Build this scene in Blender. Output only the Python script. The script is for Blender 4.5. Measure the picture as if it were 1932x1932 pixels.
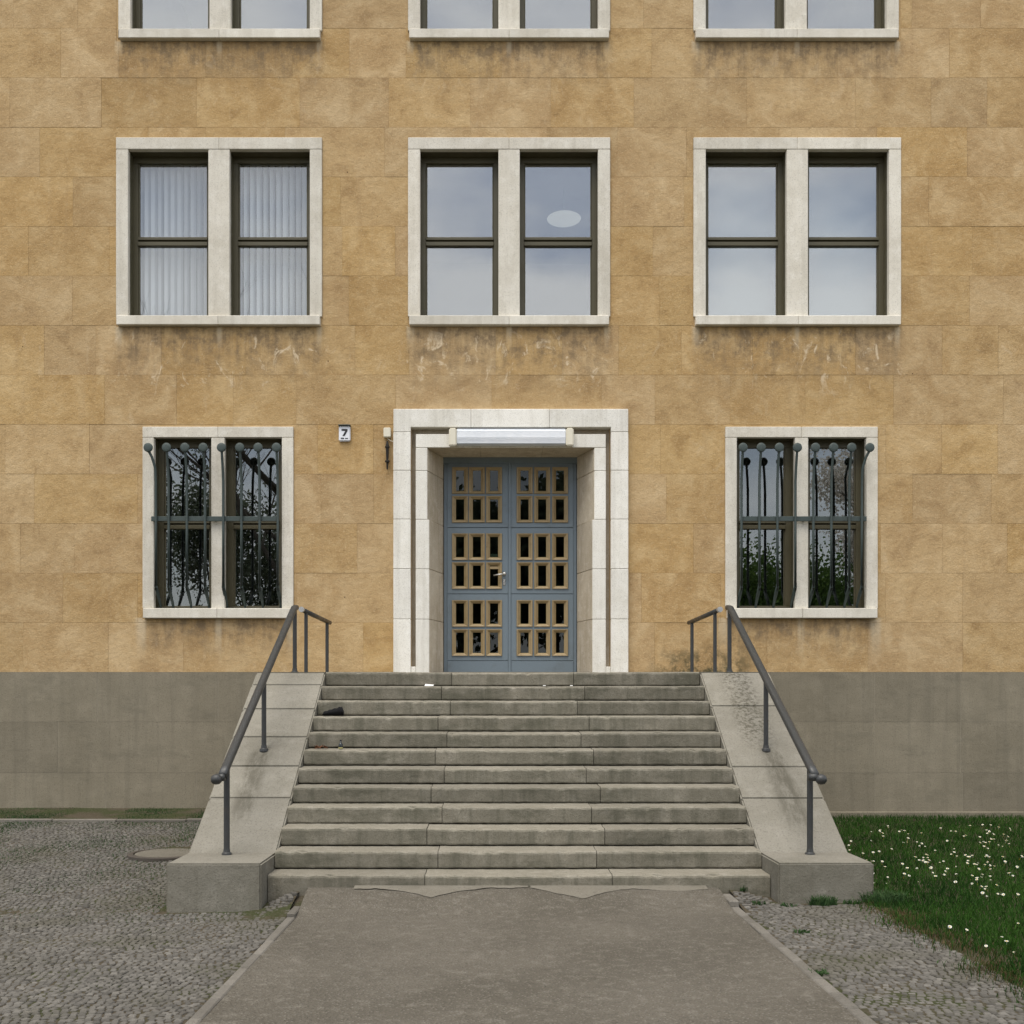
import bpy, bmesh, math, random
import numpy as np
from mathutils import Vector, Matrix, noise as mnoise
random.seed(7); rng = np.random.default_rng(7)
R = math.radians
scene = bpy.context.scene
for o in list(bpy.data.objects): bpy.data.objects.remove(o)

# ------------------------------------------------------------------ camera
EYE = 1.54; ZW = 14.4            # eye height, distance from the camera to the facade plane (y = 0)
cd = bpy.data.cameras.new('camera'); cam = bpy.data.objects.new('camera', cd)
scene.collection.objects.link(cam); scene.camera = cam
cam.location = (0, -ZW, EYE); cam.rotation_euler = (R(90), 0, 0)
cd.sensor_width = 56; cd.lens = 60; cd.clip_end = 2000
cd.shift_x = 34/1932; cd.shift_y = 359/1932
scene.render.resolution_x = scene.render.resolution_y = 1024

# ------------------------------------------------------------------ world, sun, exposure
SUN_EL, SUN_AZ = R(66), R(206)   # azimuth clockwise from +Y (north): behind and left of the camera
w = bpy.data.worlds.new('World'); scene.world = w; w.use_nodes = True
nt = w.node_tree; N = nt.nodes; L = nt.links
for n in list(N): N.remove(n)
out = N.new('ShaderNodeOutputWorld'); bg = N.new('ShaderNodeBackground')
sky = N.new('ShaderNodeTexSky'); sky.sky_type = 'NISHITA'; sky.sun_disc = False
sky.sun_elevation = SUN_EL; sky.sun_rotation = SUN_AZ; sky.air_density = 1.0; sky.dust_density = 3.0; sky.ozone_density = 1.0
tc = N.new('ShaderNodeTexCoord'); mp = N.new('ShaderNodeMapping'); mp.inputs['Scale'].default_value = (1.2, 1.2, 3.0)
cl = N.new('ShaderNodeTexNoise'); cl.inputs['Scale'].default_value = 3.4; cl.inputs['Detail'].default_value = 6; cl.inputs['Roughness'].default_value = .55
cr = N.new('ShaderNodeValToRGB'); cr.color_ramp.elements[0].position = .36; cr.color_ramp.elements[1].position = .60
cr.color_ramp.elements[0].color = (.25,.25,.25,1); cr.color_ramp.elements[1].color = (.97,.97,.97,1)
mx = N.new('ShaderNodeMix'); mx.data_type = 'RGBA'
mx.inputs['B'].default_value = (8.6, 8.7, 9.0, 1)       # cloud layer
L.new(tc.outputs['Generated'], mp.inputs['Vector']); L.new(mp.outputs['Vector'], cl.inputs['Vector'])
L.new(cl.outputs['Fac'], cr.inputs['Fac']); L.new(cr.outputs['Color'], mx.inputs['Factor'])
L.new(sky.outputs['Color'], mx.inputs['A']); L.new(mx.outputs['Result'], bg.inputs['Color'])
bg.inputs['Strength'].default_value = .12
L.new(bg.outputs['Background'], out.inputs['Surface'])
sd = bpy.data.lights.new('sun', 'SUN'); sun = bpy.data.objects.new('sun', sd); scene.collection.objects.link(sun)
sd.energy = 2.0; sd.angle = R(40); sd.color = (1, .94, .84)
sdir = Vector((math.sin(SUN_AZ)*math.cos(SUN_EL), math.cos(SUN_AZ)*math.cos(SUN_EL), math.sin(SUN_EL)))
sun.rotation_euler = (-sdir).to_track_quat('-Z', 'Y').to_euler(); sun.location = (-6, -20, 20)
vs = scene.view_settings; vs.view_transform = 'Standard'; vs.look = 'None'; vs.gamma = 1; vs.use_curve_mapping = False
vs.exposure = .48

# ------------------------------------------------------------------ helpers
F = 2070.0
def WX(px, Z=ZW): return (px-932)*Z/F
def WZ(py, Z=ZW): return EYE+(1325-py)*Z/F
col = scene.collection
def link(name, me, mat=None, parent=None):
    o = bpy.data.objects.new(name, me); col.objects.link(o)
    if mat is not None and me is not None and not me.materials: me.materials.append(mat)
    if parent is not None: o.parent = parent
    return o
def tag(o, label=None, cat=None, group=None, kind=None):
    if label: o['label'] = label
    if cat: o['category'] = cat
    if group: o['group'] = group
    if kind: o['kind'] = kind
    return o
def empty(name, loc=(0,0,0)):
    o = bpy.data.objects.new(name, None); o.location = loc; col.objects.link(o); o.empty_display_size = .1
    return o
def under(o, root):                    # parent without moving
    o.parent = root; o.matrix_parent_inverse = Matrix.Translation(root.location).inverted(); return o

class MB:
    def __init__(s): s.v = []; s.f = []
    def add(s, vs_, fs):
        b = len(s.v); s.v += [tuple(p) for p in vs_]; s.f += [tuple(b+i for i in f) for f in fs]; return s
    def box(s, x0, x1, y0, y1, z0, z1):
        return s.add([(x0,y0,z0),(x1,y0,z0),(x1,y1,z0),(x0,y1,z0),(x0,y0,z1),(x1,y0,z1),(x1,y1,z1),(x0,y1,z1)],
                     [(0,3,2,1),(4,5,6,7),(0,1,5,4),(1,2,6,5),(2,3,7,6),(3,0,4,7)])
    def prism_x(s, poly, x0, x1, nseg=1, jit=0.0):      # poly in (y, z), counter-clockwise seen from +x
        n = len(poly); vs_ = []; fs = []
        for k in range(nseg+1):
            x = x0+(x1-x0)*k/nseg
            for (y, z) in poly:
                vs_.append((x, y+random.uniform(-jit, jit), z+random.uniform(-jit, jit)))
        for k in range(nseg):
            for i in range(n):
                j = (i+1) % n; fs.append((k*n+i, k*n+j, (k+1)*n+j, (k+1)*n+i))
        fs.append(tuple(range(n-1, -1, -1))); fs.append(tuple(nseg*n+i for i in range(n)))
        return s.add(vs_, fs)
    def prism_z(s, poly, z0, z1):                        # poly in (x, y) ccw from above
        n = len(poly); vs_ = [(x,y,z0) for x,y in poly]+[(x,y,z1) for x,y in poly]
        fs = [(i,(i+1)%n,n+(i+1)%n,n+i) for i in range(n)]+[tuple(range(n-1,-1,-1)), tuple(range(n,2*n))]
        return s.add(vs_, fs)
    def tube(s, pts, r, n=8, cap=True, sx=1.0, sz=1.0):
        pts = [Vector(p) for p in pts]; rs = r if isinstance(r, (list, tuple)) else [r]*len(pts)
        up = None; rings = []
        for i, p in enumerate(pts):
            d = (pts[min(i+1, len(pts)-1)]-pts[max(i-1, 0)]).normalized()
            if up is None:
                a = Vector((1,0,0)) if abs(d.x) < .8 else Vector((0,0,1))
                up = (a-d*a.dot(d)).normalized()
            else: up = (up-d*up.dot(d)).normalized()
            q = d.cross(up)
            rings.append([p+up*math.cos(2*math.pi*k/n)*rs[i]*sx+q*math.sin(2*math.pi*k/n)*rs[i]*sz for k in range(n)])
        vs_ = [v for rg in rings for v in rg]; fs = []
        for i in range(len(pts)-1):
            for k in range(n):
                j = (k+1) % n; fs.append((i*n+k, i*n+j, (i+1)*n+j, (i+1)*n+k))
        if cap: fs.append(tuple(range(n-1,-1,-1))); fs.append(tuple((len(pts)-1)*n+k for k in range(n)))
        return s.add(vs_, fs)
    def lathe(s, prof, c, axis='z', n=16):               # prof: (radius, height) list
        vs_ = []; fs = []
        for r, h in prof:
            for k in range(n):
                a = 2*math.pi*k/n; u, v_ = r*math.cos(a), r*math.sin(a)
                vs_.append({'z': (c[0]+u, c[1]+v_, c[2]+h), 'y': (c[0]+u, c[1]+h, c[2]-v_), 'x': (c[0]+h, c[1]+u, c[2]+v_)}[axis])
        for i in range(len(prof)-1):
            for k in range(n):
                j = (k+1) % n; fs.append((i*n+k, i*n+j, (i+1)*n+j, (i+1)*n+k))
        fs.append(tuple(range(n-1,-1,-1))); fs.append(tuple((len(prof)-1)*n+k for k in range(n)))
        return s.add(vs_, fs)
    def mesh(s, name, bevel=0, seg=1, smooth=False):
        me = bpy.data.meshes.new(name); me.from_pydata(s.v, [], s.f)
        if bevel or True:
            bm = bmesh.new(); bm.from_mesh(me)
            bmesh.ops.recalc_face_normals(bm, faces=bm.faces)
            if bevel:
                es = [e for e in bm.edges if len(e.link_faces) == 2 and e.calc_face_angle(0) > .5]
                bmesh.ops.bevel(bm, geom=es, offset=bevel, segments=seg, affect='EDGES', clamp_overlap=True)
            bm.to_mesh(me); bm.free()
        if smooth:
            me.polygons.foreach_set('use_smooth', [True]*len(me.polygons))
        return me
    def build(s, name, mat, parent=None, bevel=0, seg=1, smooth=False):
        return link(name, s.mesh(name, bevel, seg, smooth), mat, parent)

def cells(x0, x1, z0, z1, holes, y0, y1):
    """a slab in the xz plane, y0 (front) to y1 (back), with rectangular holes cut out; None if nothing is left"""
    xs = sorted({x0, x1} | {h for q in holes for h in q[:2] if x0 < h < x1})
    zs = sorted({z0, z1} | {h for q in holes for h in q[2:] if z0 < h < z1})
    def solid(i, j):
        if not (0 <= i < len(xs)-1 and 0 <= j < len(zs)-1): return False
        cx, cz = (xs[i]+xs[i+1])/2, (zs[j]+zs[j+1])/2
        return not any(a < cx < b and c < cz < d for a, b, c, d in holes)
    ids = {}; V = []; Fc = []
    def vid(i, j, k):
        if (i, j, k) not in ids: ids[(i,j,k)] = len(V); V.append((xs[i], y0 if k == 0 else y1, zs[j]))
        return ids[(i,j,k)]
    for i in range(len(xs)-1):
        for j in range(len(zs)-1):
            if not solid(i, j): continue
            Fc.append((vid(i,j,0), vid(i+1,j,0), vid(i+1,j+1,0), vid(i,j+1,0)))
            if not solid(i-1,j): Fc.append((vid(i,j,1), vid(i,j,0), vid(i,j+1,0), vid(i,j+1,1)))
            if not solid(i+1,j): Fc.append((vid(i+1,j,0), vid(i+1,j,1), vid(i+1,j+1,1), vid(i+1,j+1,0)))
            if not solid(i,j-1): Fc.append((vid(i,j,1), vid(i+1,j,1), vid(i+1,j,0), vid(i,j,0)))
            if not solid(i,j+1): Fc.append((vid(i,j+1,0), vid(i+1,j+1,0), vid(i+1,j+1,1), vid(i,j+1,1)))
    if not Fc: return None
    m = MB(); m.v = V; m.f = Fc; return m

# ------------------------------------------------------------------ materials
class NB:
    """small node builder"""
    def __init__(s, name):
        s.m = bpy.data.materials.new(name); s.m.use_nodes = True; s.t = s.m.node_tree
        s.bsdf = s.t.nodes['Principled BSDF']; s.outp = s.t.nodes['Material Output']
    def n(s, typ, **kw):
        nd = s.t.nodes.new('ShaderNode'+typ)
        for k, v in kw.items(): setattr(nd, k, v)
        return nd
    def put(s, sock, v):
        if hasattr(v, 'is_output'): s.t.links.new(v, sock)
        elif v is not None: sock.default_value = v
    def math(s, op, a, b=None, c=None, clamp=False):
        nd = s.n('Math', operation=op, use_clamp=clamp)
        s.put(nd.inputs[0], a)
        if b is not None: s.put(nd.inputs[1], b)
        if c is not None: s.put(nd.inputs[2], c)
        return nd.outputs[0]
    def ramp(s, v, a, b, lo=0., hi=1.):
        nd = s.n('MapRange', interpolation_type='SMOOTHSTEP'); s.put(nd.inputs['Value'], v)
        for k, x in (('From Min', a), ('From Max', b), ('To Min', lo), ('To Max', hi)): s.put(nd.inputs[k], x)
        return nd.outputs[0]
    def mix(s, f, a, b, mode='MIX'):
        nd = s.n('Mix', data_type='RGBA', blend_type=mode)
        s.put(nd.inputs['Factor'], f)
        s.put(nd.inputs['A'], a if hasattr(a, 'is_output') else (*a, 1)); s.put(nd.inputs['B'], b if hasattr(b, 'is_output') else (*b, 1))
        return nd.outputs['Result']
    def pos(s):
        return s.n('NewGeometry').outputs['Position']
    def scaled(s, v, sc, loc=(0,0,0)):
        nd = s.n('Mapping'); s.put(nd.inputs['Vector'], v); nd.inputs['Scale'].default_value = sc; nd.inputs['Location'].default_value = loc
        return nd.outputs[0]
    def noise(s, v, scale, detail=4, rough=.55, dist=0):
        nd = s.n('TexNoise'); s.put(nd.inputs['Vector'], v); nd.inputs['Scale'].default_value = scale
        nd.inputs['Detail'].default_value = detail; nd.inputs['Roughness'].default_value = rough; nd.inputs['Distortion'].default_value = dist
        return nd.outputs['Fac']
    def voro(s, v, scale, feat='F1'):
        nd = s.n('TexVoronoi', feature=feat); s.put(nd.inputs['Vector'], v); nd.inputs['Scale'].default_value = scale
        return nd.outputs['Distance']
    def rand(s): return s.n('ObjectInfo').outputs['Random']
    def bump(s, h, strength, dist=.01, nrm=None):
        nd = s.n('Bump'); nd.inputs['Strength'].default_value = strength; nd.inputs['Distance'].default_value = dist
        s.put(nd.inputs['Height'], h)
        if nrm is not None: s.put(nd.inputs['Normal'], nrm)
        return nd.outputs[0]
    def done(s, colr, rough=.85, nrm=None, spec=.3, metal=0):
        s.put(s.bsdf.inputs['Base Color'], colr if hasattr(colr, 'is_output') else (*colr, 1))
        s.put(s.bsdf.inputs['Roughness'], rough); s.bsdf.inputs['Specular IOR Level'].default_value = spec
        s.bsdf.inputs['Metallic'].default_value = metal
        if nrm is not None: s.put(s.bsdf.inputs['Normal'], nrm)
        return s.m

# window and portal layout (metres), used by the wall, the stains and the windows
UPX = [(WX(220), WX(608)), (WX(770), WX(1151)), (WX(1308), WX(1699))]
LOX = [(WX(270), WX(554)), (WX(1368), WX(1655))]
Z2 = (WZ(616), WZ(261)); Z3 = (Z2[0]+3.745, Z2[1]+3.745); Z1 = (WZ(1167), WZ(806))
PLINTH = WZ(1268); LAND = 1.876
PC = .22                                     # portal centre

def mat_facade():
    b = NB('facade_sandstone'); p = b.pos(); rnd = b.rand()
    sp = b.n('SeparateXYZ'); b.put(sp.inputs[0], p); x, z = sp.outputs[0], sp.outputs[2]
    off = b.n('VectorMath', operation='ADD'); b.put(off.inputs[0], p)
    cmb = b.n('CombineXYZ'); b.put(cmb.inputs[0], b.math('MULTIPLY', rnd, 37)); b.put(cmb.inputs[2], b.math('MULTIPLY', rnd, 91)); b.put(off.inputs[1], cmb.outputs[0])
    q = off.outputs[0]
    big = b.noise(p, .55, 5, .6); med = b.noise(b.mix(.12, p, q), 2.6, 5, .62, .5); fine = b.noise(p, 48, 3, .75); grain = b.noise(p, 170, 1, .6)
    c = b.mix(b.ramp(big, .3, .7), (.385,.252,.116), (.475,.330,.162))
    c = b.mix(b.math('MULTIPLY', b.ramp(med, .44, .70), .60), c, (.57,.425,.238))
    c = b.mix(b.math('MULTIPLY', b.ramp(med, .47, .30), .65), c, (.30,.19,.085))
    grit = b.noise(p, 17, 4, .75)
    c = b.mix(b.math('MULTIPLY', b.ramp(grit, .52, .68), .30), c, (.285,.185,.088))
    c = b.mix(b.math('MULTIPLY', b.ramp(grit, .47, .33), .22), c, (.60,.46,.27))
    # each block has its own tone
    hs = b.n('HueSaturation'); b.put(hs.inputs['Color'], c)
    b.put(hs.inputs['Value'], b.math('SUBTRACT', b.ramp(rnd, 0, 1, .97, 1.045), b.ramp(b.math('FRACT', b.math('MULTIPLY', rnd, 13.7)), .80, 1, 0, .10))); b.put(hs.inputs['Saturation'], b.ramp(b.math('FRACT', b.math('MULTIPLY', rnd, 7.31)), 0, 1, .95, 1.05))
    c = hs.outputs[0]
    # chisel sweeps and streaks running down
    st = b.noise(b.scaled(p, (7, 1, .45)), 1, 3, .65)
    c = b.mix(b.math('MULTIPLY', b.ramp(st, .55, .78), .28), c, (.33,.22,.115))
    c = b.mix(b.math('MULTIPLY', b.ramp(fine, .56, .72), .4), c, (.27,.175,.085))
    c = b.mix(b.math('MULTIPLY', b.ramp(fine, .46, .30), .4), c, (.66,.53,.33))
    c = b.mix(b.math('MULTIPLY', b.ramp(grain, .58, .75), .35), c, (.22,.15,.08))
    # runs of dirt below the sills, clean runs at the joints of the sills
    def box1(lo, hi, e=.08):
        return b.math('MULTIPLY', b.ramp(x, lo-e, lo+e), b.ramp(x, hi-e, hi+e, 1, 0))
    def fall(zs, ln):
        d = b.math('SUBTRACT', zs, z)
        return b.math('MULTIPLY', b.ramp(d, -.02, .0), b.math('POWER', b.ramp(d, 0, ln, 1, 0), 1.5))
    up = None
    for a, e in UPX: m_ = box1(a, e); up = m_ if up is None else b.math('ADD', up, m_)
    lo = b.math('ADD', box1(*LOX[0]), box1(*LOX[1]))
    fu = b.math('ADD', fall(Z2[0], 1.25), fall(Z3[0], .95))
    fl = fall(Z1[0], .75)
    run = b.noise(b.scaled(p, (9, 1, .8)), 1, 4, .7); edge = b.noise(p, 5, 4, .7)
    m_ = b.math('ADD', b.math('MULTIPLY', up, fu), b.math('MULTIPLY', lo, fl))
    m_ = b.math('MULTIPLY', m_, b.math('ADD', b.math('MULTIPLY', b.ramp(run, .38, .68), .6), b.ramp(edge, .42, .66)), clamp=True)
    c = b.mix(b.math('MULTIPLY', m_, .78), c, (.185,.135,.082))
    cen = None
    for (a, e) in UPX:
        for xc, wd in (((a+e)/2, .05), (a+.03, .07), (e-.04, .05)):
            t = b.math('MULTIPLY', b.ramp(x, xc-wd, xc-wd*.3), b.ramp(x, xc+wd*.3, xc+wd, 1, 0)); cen = t if cen is None else b.math('ADD', cen, t)
    cl_ = None
    for (a, e) in LOX:
        for xc, wd in (((a+e)/2, .06), (a-.03, .1), (e-.02, .1)):
            t = b.math('MULTIPLY', b.ramp(x, xc-wd, xc-wd*.3), b.ramp(x, xc+wd*.3, xc+wd, 1, 0)); cl_ = t if cl_ is None else b.math('ADD', cl_, t)
    g = b.math('ADD', b.math('MULTIPLY', cen, b.math('ADD', fall(Z2[0], .42), fall(Z3[0], .3))), b.math('MULTIPLY', cl_, fall(Z1[0], .75)))
    g = b.math('MULTIPLY', g, b.ramp(run, .2, .6), clamp=True)
    c = b.mix(b.math('MULTIPLY', g, .75), c, (.58,.48,.33))
    sc = b.noise(b.scaled(p, (1.5, 1, 1.1), (4, 0, 9)), 3.2, 5, .7, 1.2); scz = b.math('ADD', b.math('MULTIPLY', b.ramp(z, Z2[0], Z2[0]-.25), b.ramp(z, Z2[0]-1.0, Z2[0]-.5)), .22)
    c = b.mix(b.math('MULTIPLY', b.math('MULTIPLY', b.ramp(sc, .56, .68), b.math('MULTIPLY', scz, b.math('ADD', up, .25, clamp=True))), .8, clamp=True), c, (.62,.50,.34))
    # green-black growth where the landing meets the wall on the right
    alg = b.math('MULTIPLY', b.math('MULTIPLY', b.ramp(x, 1.8, 2.5), b.ramp(x, 3.1, 3.6, 1, 0)), b.ramp(z, 2.5, 1.9))
    c = b.mix(b.math('MULTIPLY', alg, b.ramp(edge, .4, .62), clamp=True), c, (.085,.075,.04))
    # pits
    vo = b.voro(p, 4.3); pit = b.math('MULTIPLY', b.ramp(vo, .05, .025), b.ramp(b.noise(p, 1.7, 2), .55, .62))
    c = b.mix(pit, c, (.08,.055,.03))
    sweep = b.noise(p, 5.5, 3, .6)
    h = b.math('ADD', b.math('MULTIPLY', fine, .55), b.math('MULTIPLY', b.noise(p, 14, 3, .65), 1.2))
    h = b.math('ADD', h, b.math('MULTIPLY', sweep, 1.1)); h = b.math('SUBTRACT', h, b.math('MULTIPLY', pit, 1.2)); h = b.math('ADD', h, b.math('MULTIPLY', grain, .25))
    return b.done(c, .93, b.bump(h, .42, .02), .15)

def mat_stone(name, dark, mid, light, big=.9, speck=60, var=.1, bump=.4, streak=0, streak_col=(.08,.08,.06), rough=.9, blotch=None, facing=0, extra=None):
    b = NB(name); p = b.pos(); rnd = b.rand()
    a = b.noise(p, big, 5, .6); f = b.noise(p, speck, 3, .7); g = b.noise(p, speck*3.1, 2, .6); md = b.noise(p, big*6, 5, .65)
    c = b.mix(b.ramp(a, .3, .7), dark, mid)
    c = b.mix(b.math('MULTIPLY', b.ramp(md, .45, .75), .6), c, light)
    c = b.mix(b.math('MULTIPLY', b.ramp(f, .52, .7), .55), c, tuple(v*.45 for v in dark))
    c = b.mix(b.math('MULTIPLY', b.ramp(g, .55, .75), .5), c, tuple(min(1, v*1.35) for v in light))
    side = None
    if facing:      # upright faces painted darker for shade, over grime that feet scour off treads
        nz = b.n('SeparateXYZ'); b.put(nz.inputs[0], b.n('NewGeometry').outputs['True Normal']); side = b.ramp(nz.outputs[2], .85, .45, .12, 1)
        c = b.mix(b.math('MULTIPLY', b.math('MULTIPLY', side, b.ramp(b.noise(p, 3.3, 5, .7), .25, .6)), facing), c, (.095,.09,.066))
    if streak:
        s1 = b.noise(b.scaled(p, (8, 8, .5)), 1, 5, .7)
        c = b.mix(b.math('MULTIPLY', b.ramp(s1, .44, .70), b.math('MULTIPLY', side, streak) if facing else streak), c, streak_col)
    if blotch:
        s2 = b.noise(b.scaled(p, (1.6, 1.6, 4), (3.1, 5, 2)), 1, 6, .7)
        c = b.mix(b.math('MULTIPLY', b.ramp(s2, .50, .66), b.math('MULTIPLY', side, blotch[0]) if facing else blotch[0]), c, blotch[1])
    if extra: c = extra(b, p, c)
    hs = b.n('HueSaturation'); b.put(hs.inputs['Color'], c); b.put(hs.inputs['Value'], b.ramp(rnd, 0, 1, 1-var, 1+var)); c = hs.outputs[0]
    h = b.math('ADD', b.math('MULTIPLY', f, .6), b.math('MULTIPLY', b.noise(p, 9, 5, .6), 1.2)); h = b.math('ADD', h, b.math('MULTIPLY', g, .3))
    return b.done(c, rough, b.bump(h, bump, .012), .2)

def cheek_stains(b, p, c):
    """drips below the rail posts and the pitted strip on the right wall"""
    sp = b.n('SeparateXYZ'); b.put(sp.inputs[0], p); x, y = sp.outputs[0], sp.outputs[1]
    n1 = b.noise(b.scaled(p, (5, 1.4, 1)), 1.6, 5, .75); n2 = b.noise(p, 26, 4, .75)
    def spot(xc, w_, ya, yb):
        return b.math('MULTIPLY', b.math('MULTIPLY', b.ramp(x, xc-w_, xc-w_*.3), b.ramp(x, xc+w_*.3, xc+w_, 1, 0)), b.math('MULTIPLY', b.ramp(y, ya, ya+.5), b.ramp(y, yb-.12, yb, 1, 0)))
    m = b.math('MULTIPLY', b.math('ADD', spot(-2.30, .15, -4.75, -3.50), spot(2.74, .16, -4.9, -3.50)), b.ramp(n1, .36, .60))
    m2 = b.math('MULTIPLY', spot(2.66, .24, -3.7, -2.0), b.ramp(n2, .44, .60))
    c = b.mix(b.math('MULTIPLY', m, .6, clamp=True), c, (.065,.058,.04))
    c = b.mix(b.math('MULTIPLY', m2, .8, clamp=True), c, (.075,.068,.05))
    return b.mix(b.math('MULTIPLY', b.ramp(n2, .60, .72), .45), c, (.10,.093,.07))

def mat_paint(name, c, rough=.45, var=.25, bump=.12, metal=0, scale=7, spec=.4, dirt=(.06,.055,.04), dirt_amt=.35):
    b = NB(name); p = b.pos()
    a = b.noise(p, scale, 5, .65); f = b.noise(p, scale*9, 3, .6)
    cc = b.mix(b.math('MULTIPLY', b.ramp(a, .5, .8), dirt_amt), c, dirt)
    cc = b.mix(b.math('MULTIPLY', b.ramp(f, .55, .75), var), cc, tuple(min(1, v*1.45) for v in c))
    return b.done(cc, b.ramp(a, .3, .7, rough-.08, rough+.15), b.bump(f, bump, .004), spec, metal)

M = {}
M['facade'] = mat_facade()
M['mortar'] = mat_stone('facade_mortar', (.40,.27,.13), (.46,.32,.165), (.54,.40,.22), 2, 60, 0)
M['plinth'] = mat_stone('plinth_limestone', (.185,.163,.118), (.225,.199,.147), (.265,.235,.176), .6, 60, .08, .3, .3, (.115,.105,.08), blotch=(.3,(.12,.11,.082)))
M['plinth_joint'] = mat_stone('plinth_joint', (.27,.24,.185), (.31,.28,.22), (.34,.305,.245), 1, 80, 0)
M['white_stone'] = mat_stone('pale_limestone', (.58,.54,.455), (.70,.665,.58), (.77,.74,.665), 1.3, 90, .06, .22, .22, (.30,.27,.21))
M['portal'] = mat_stone('portal_limestone', (.68,.655,.58), (.79,.77,.705), (.84,.825,.77), 1.6, 90, .05, .2, .28, (.36,.33,.27))
M['reveal'] = mat_stone('portal_reveal_stone', (.44,.375,.28), (.54,.475,.37), (.66,.61,.52), 1.4, 80, .08, .25, .4, (.22,.17,.11))
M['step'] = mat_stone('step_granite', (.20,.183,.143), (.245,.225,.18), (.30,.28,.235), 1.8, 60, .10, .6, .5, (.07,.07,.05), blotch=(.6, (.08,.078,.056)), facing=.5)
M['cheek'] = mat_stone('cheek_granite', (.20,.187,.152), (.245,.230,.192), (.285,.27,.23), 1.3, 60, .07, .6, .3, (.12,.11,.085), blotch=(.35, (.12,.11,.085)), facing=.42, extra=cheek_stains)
M['stair_core'] = mat_stone('stair_mortar', (.05,.048,.035), (.07,.065,.05), (.09,.085,.065), 3, 60, 0)
M['asphalt'] = None
M['sash'] = mat_paint('olive_window_paint', (.085,.075,.042), .4, .2, .05)
M['door'] = mat_paint('blue_grey_door_paint', (.155,.195,.225), .38, .18, .08, 0, 5, .45, (.08,.085,.08), .35)
M['door_trim'] = mat_paint('brass_brown_pane_frame', (.315,.232,.118), .42, .3, .1, .0, 9, .5, (.16,.10,.04), .5)
M['iron'] = mat_paint('grey_green_iron_paint', (.048,.066,.062), .5, .35, .2, .0, 14, .4, (.03,.03,.025), .5)
M['rail'] = mat_paint('dark_grey_rail_paint', (.034,.036,.036), .42, .35, .2, .0, 16, .5, (.06,.045,.03), .5)
M['joint_metal'] = mat_paint('bare_zinc', (.45,.45,.44), .4, .2, .1, .7)
M['black_iron'] = mat_paint('rusty_black_iron', (.02,.018,.015), .7, .4, .5, 0, 30, .3, (.06,.03,.012), .5)
M['cream_plastic'] = mat_paint('cream_plastic', (.70,.66,.54), .4, .1, .05, 0, 8, .4, (.45,.38,.26), .4)
M['chrome'] = mat_paint('satin_steel', (.62,.61,.58), .25, .1, .03, .9)
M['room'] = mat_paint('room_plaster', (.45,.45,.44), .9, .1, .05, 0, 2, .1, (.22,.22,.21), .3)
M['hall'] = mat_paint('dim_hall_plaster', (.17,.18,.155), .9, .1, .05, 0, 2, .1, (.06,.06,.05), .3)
M['blind'] = mat_paint('white_blind_fabric', (.84,.85,.88), .8, .05, .05, 0, 3, .1, (.6,.6,.62), .2)
M['net'] = mat_paint('pale_roller_blind', (.60,.62,.66), .9, .05, .04, 0, 1.2, .1, (.50,.52,.56), .4)
M['plate'] = mat_paint('white_enamel', (.78,.80,.84), .25, .05, .03, 0, 9, .5, (.5,.5,.5), .2)
M['ink'] = mat_paint('black_enamel', (.015,.015,.02), .3, .05, .02)
M['paper'] = mat_paint('white_paper', (.80,.80,.78), .8, .05, .05)
M['black_cloth'] = mat_paint('black_fabric', (.008,.008,.009), .85, .3, .4, 0, 40, .2, (.015,.015,.014), .3)
M['bottle'] = mat_paint('dark_bottle_glass', (.012,.018,.02), .12, .1, .02, 0, 8, .6)
M['label'] = mat_paint('yellow_label', (.40,.37,.16), .5, .1, .02)
M['dead_leaf'] = mat_paint('dead_leaf', (.14,.06,.03), .8, .4, .2, 0, 20, .2, (.05,.025,.015), .5)
M['iron_cover'] = mat_paint('dark_cover_iron', (.07,.06,.05), .7, .3, .3, 0, 20, .3, (.04,.03,.02), .5)
M['concrete'] = mat_stone('pale_concrete', (.145,.132,.105), (.172,.158,.128), (.205,.19,.157), 5, 30, .06, .8, blotch=(.5,(.12,.108,.085)))
M['edging'] = mat_stone('edging_stone', (.135,.124,.104), (.165,.152,.13), (.20,.186,.163), 2, 70, .14, .5)

b = NB('diffuser_plastic'); p = b.pos(); sp = b.n('SeparateXYZ'); b.put(sp.inputs[0], p)
wv = b.math('SINE', b.math('MULTIPLY', sp.outputs[2], 420)); M['diffuser'] = b.done(b.mix(b.ramp(b.noise(p, 3), .4, .7), (.66,.69,.73), (.58,.62,.67)), .25, b.bump(wv, .5, .004), .5)

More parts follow.
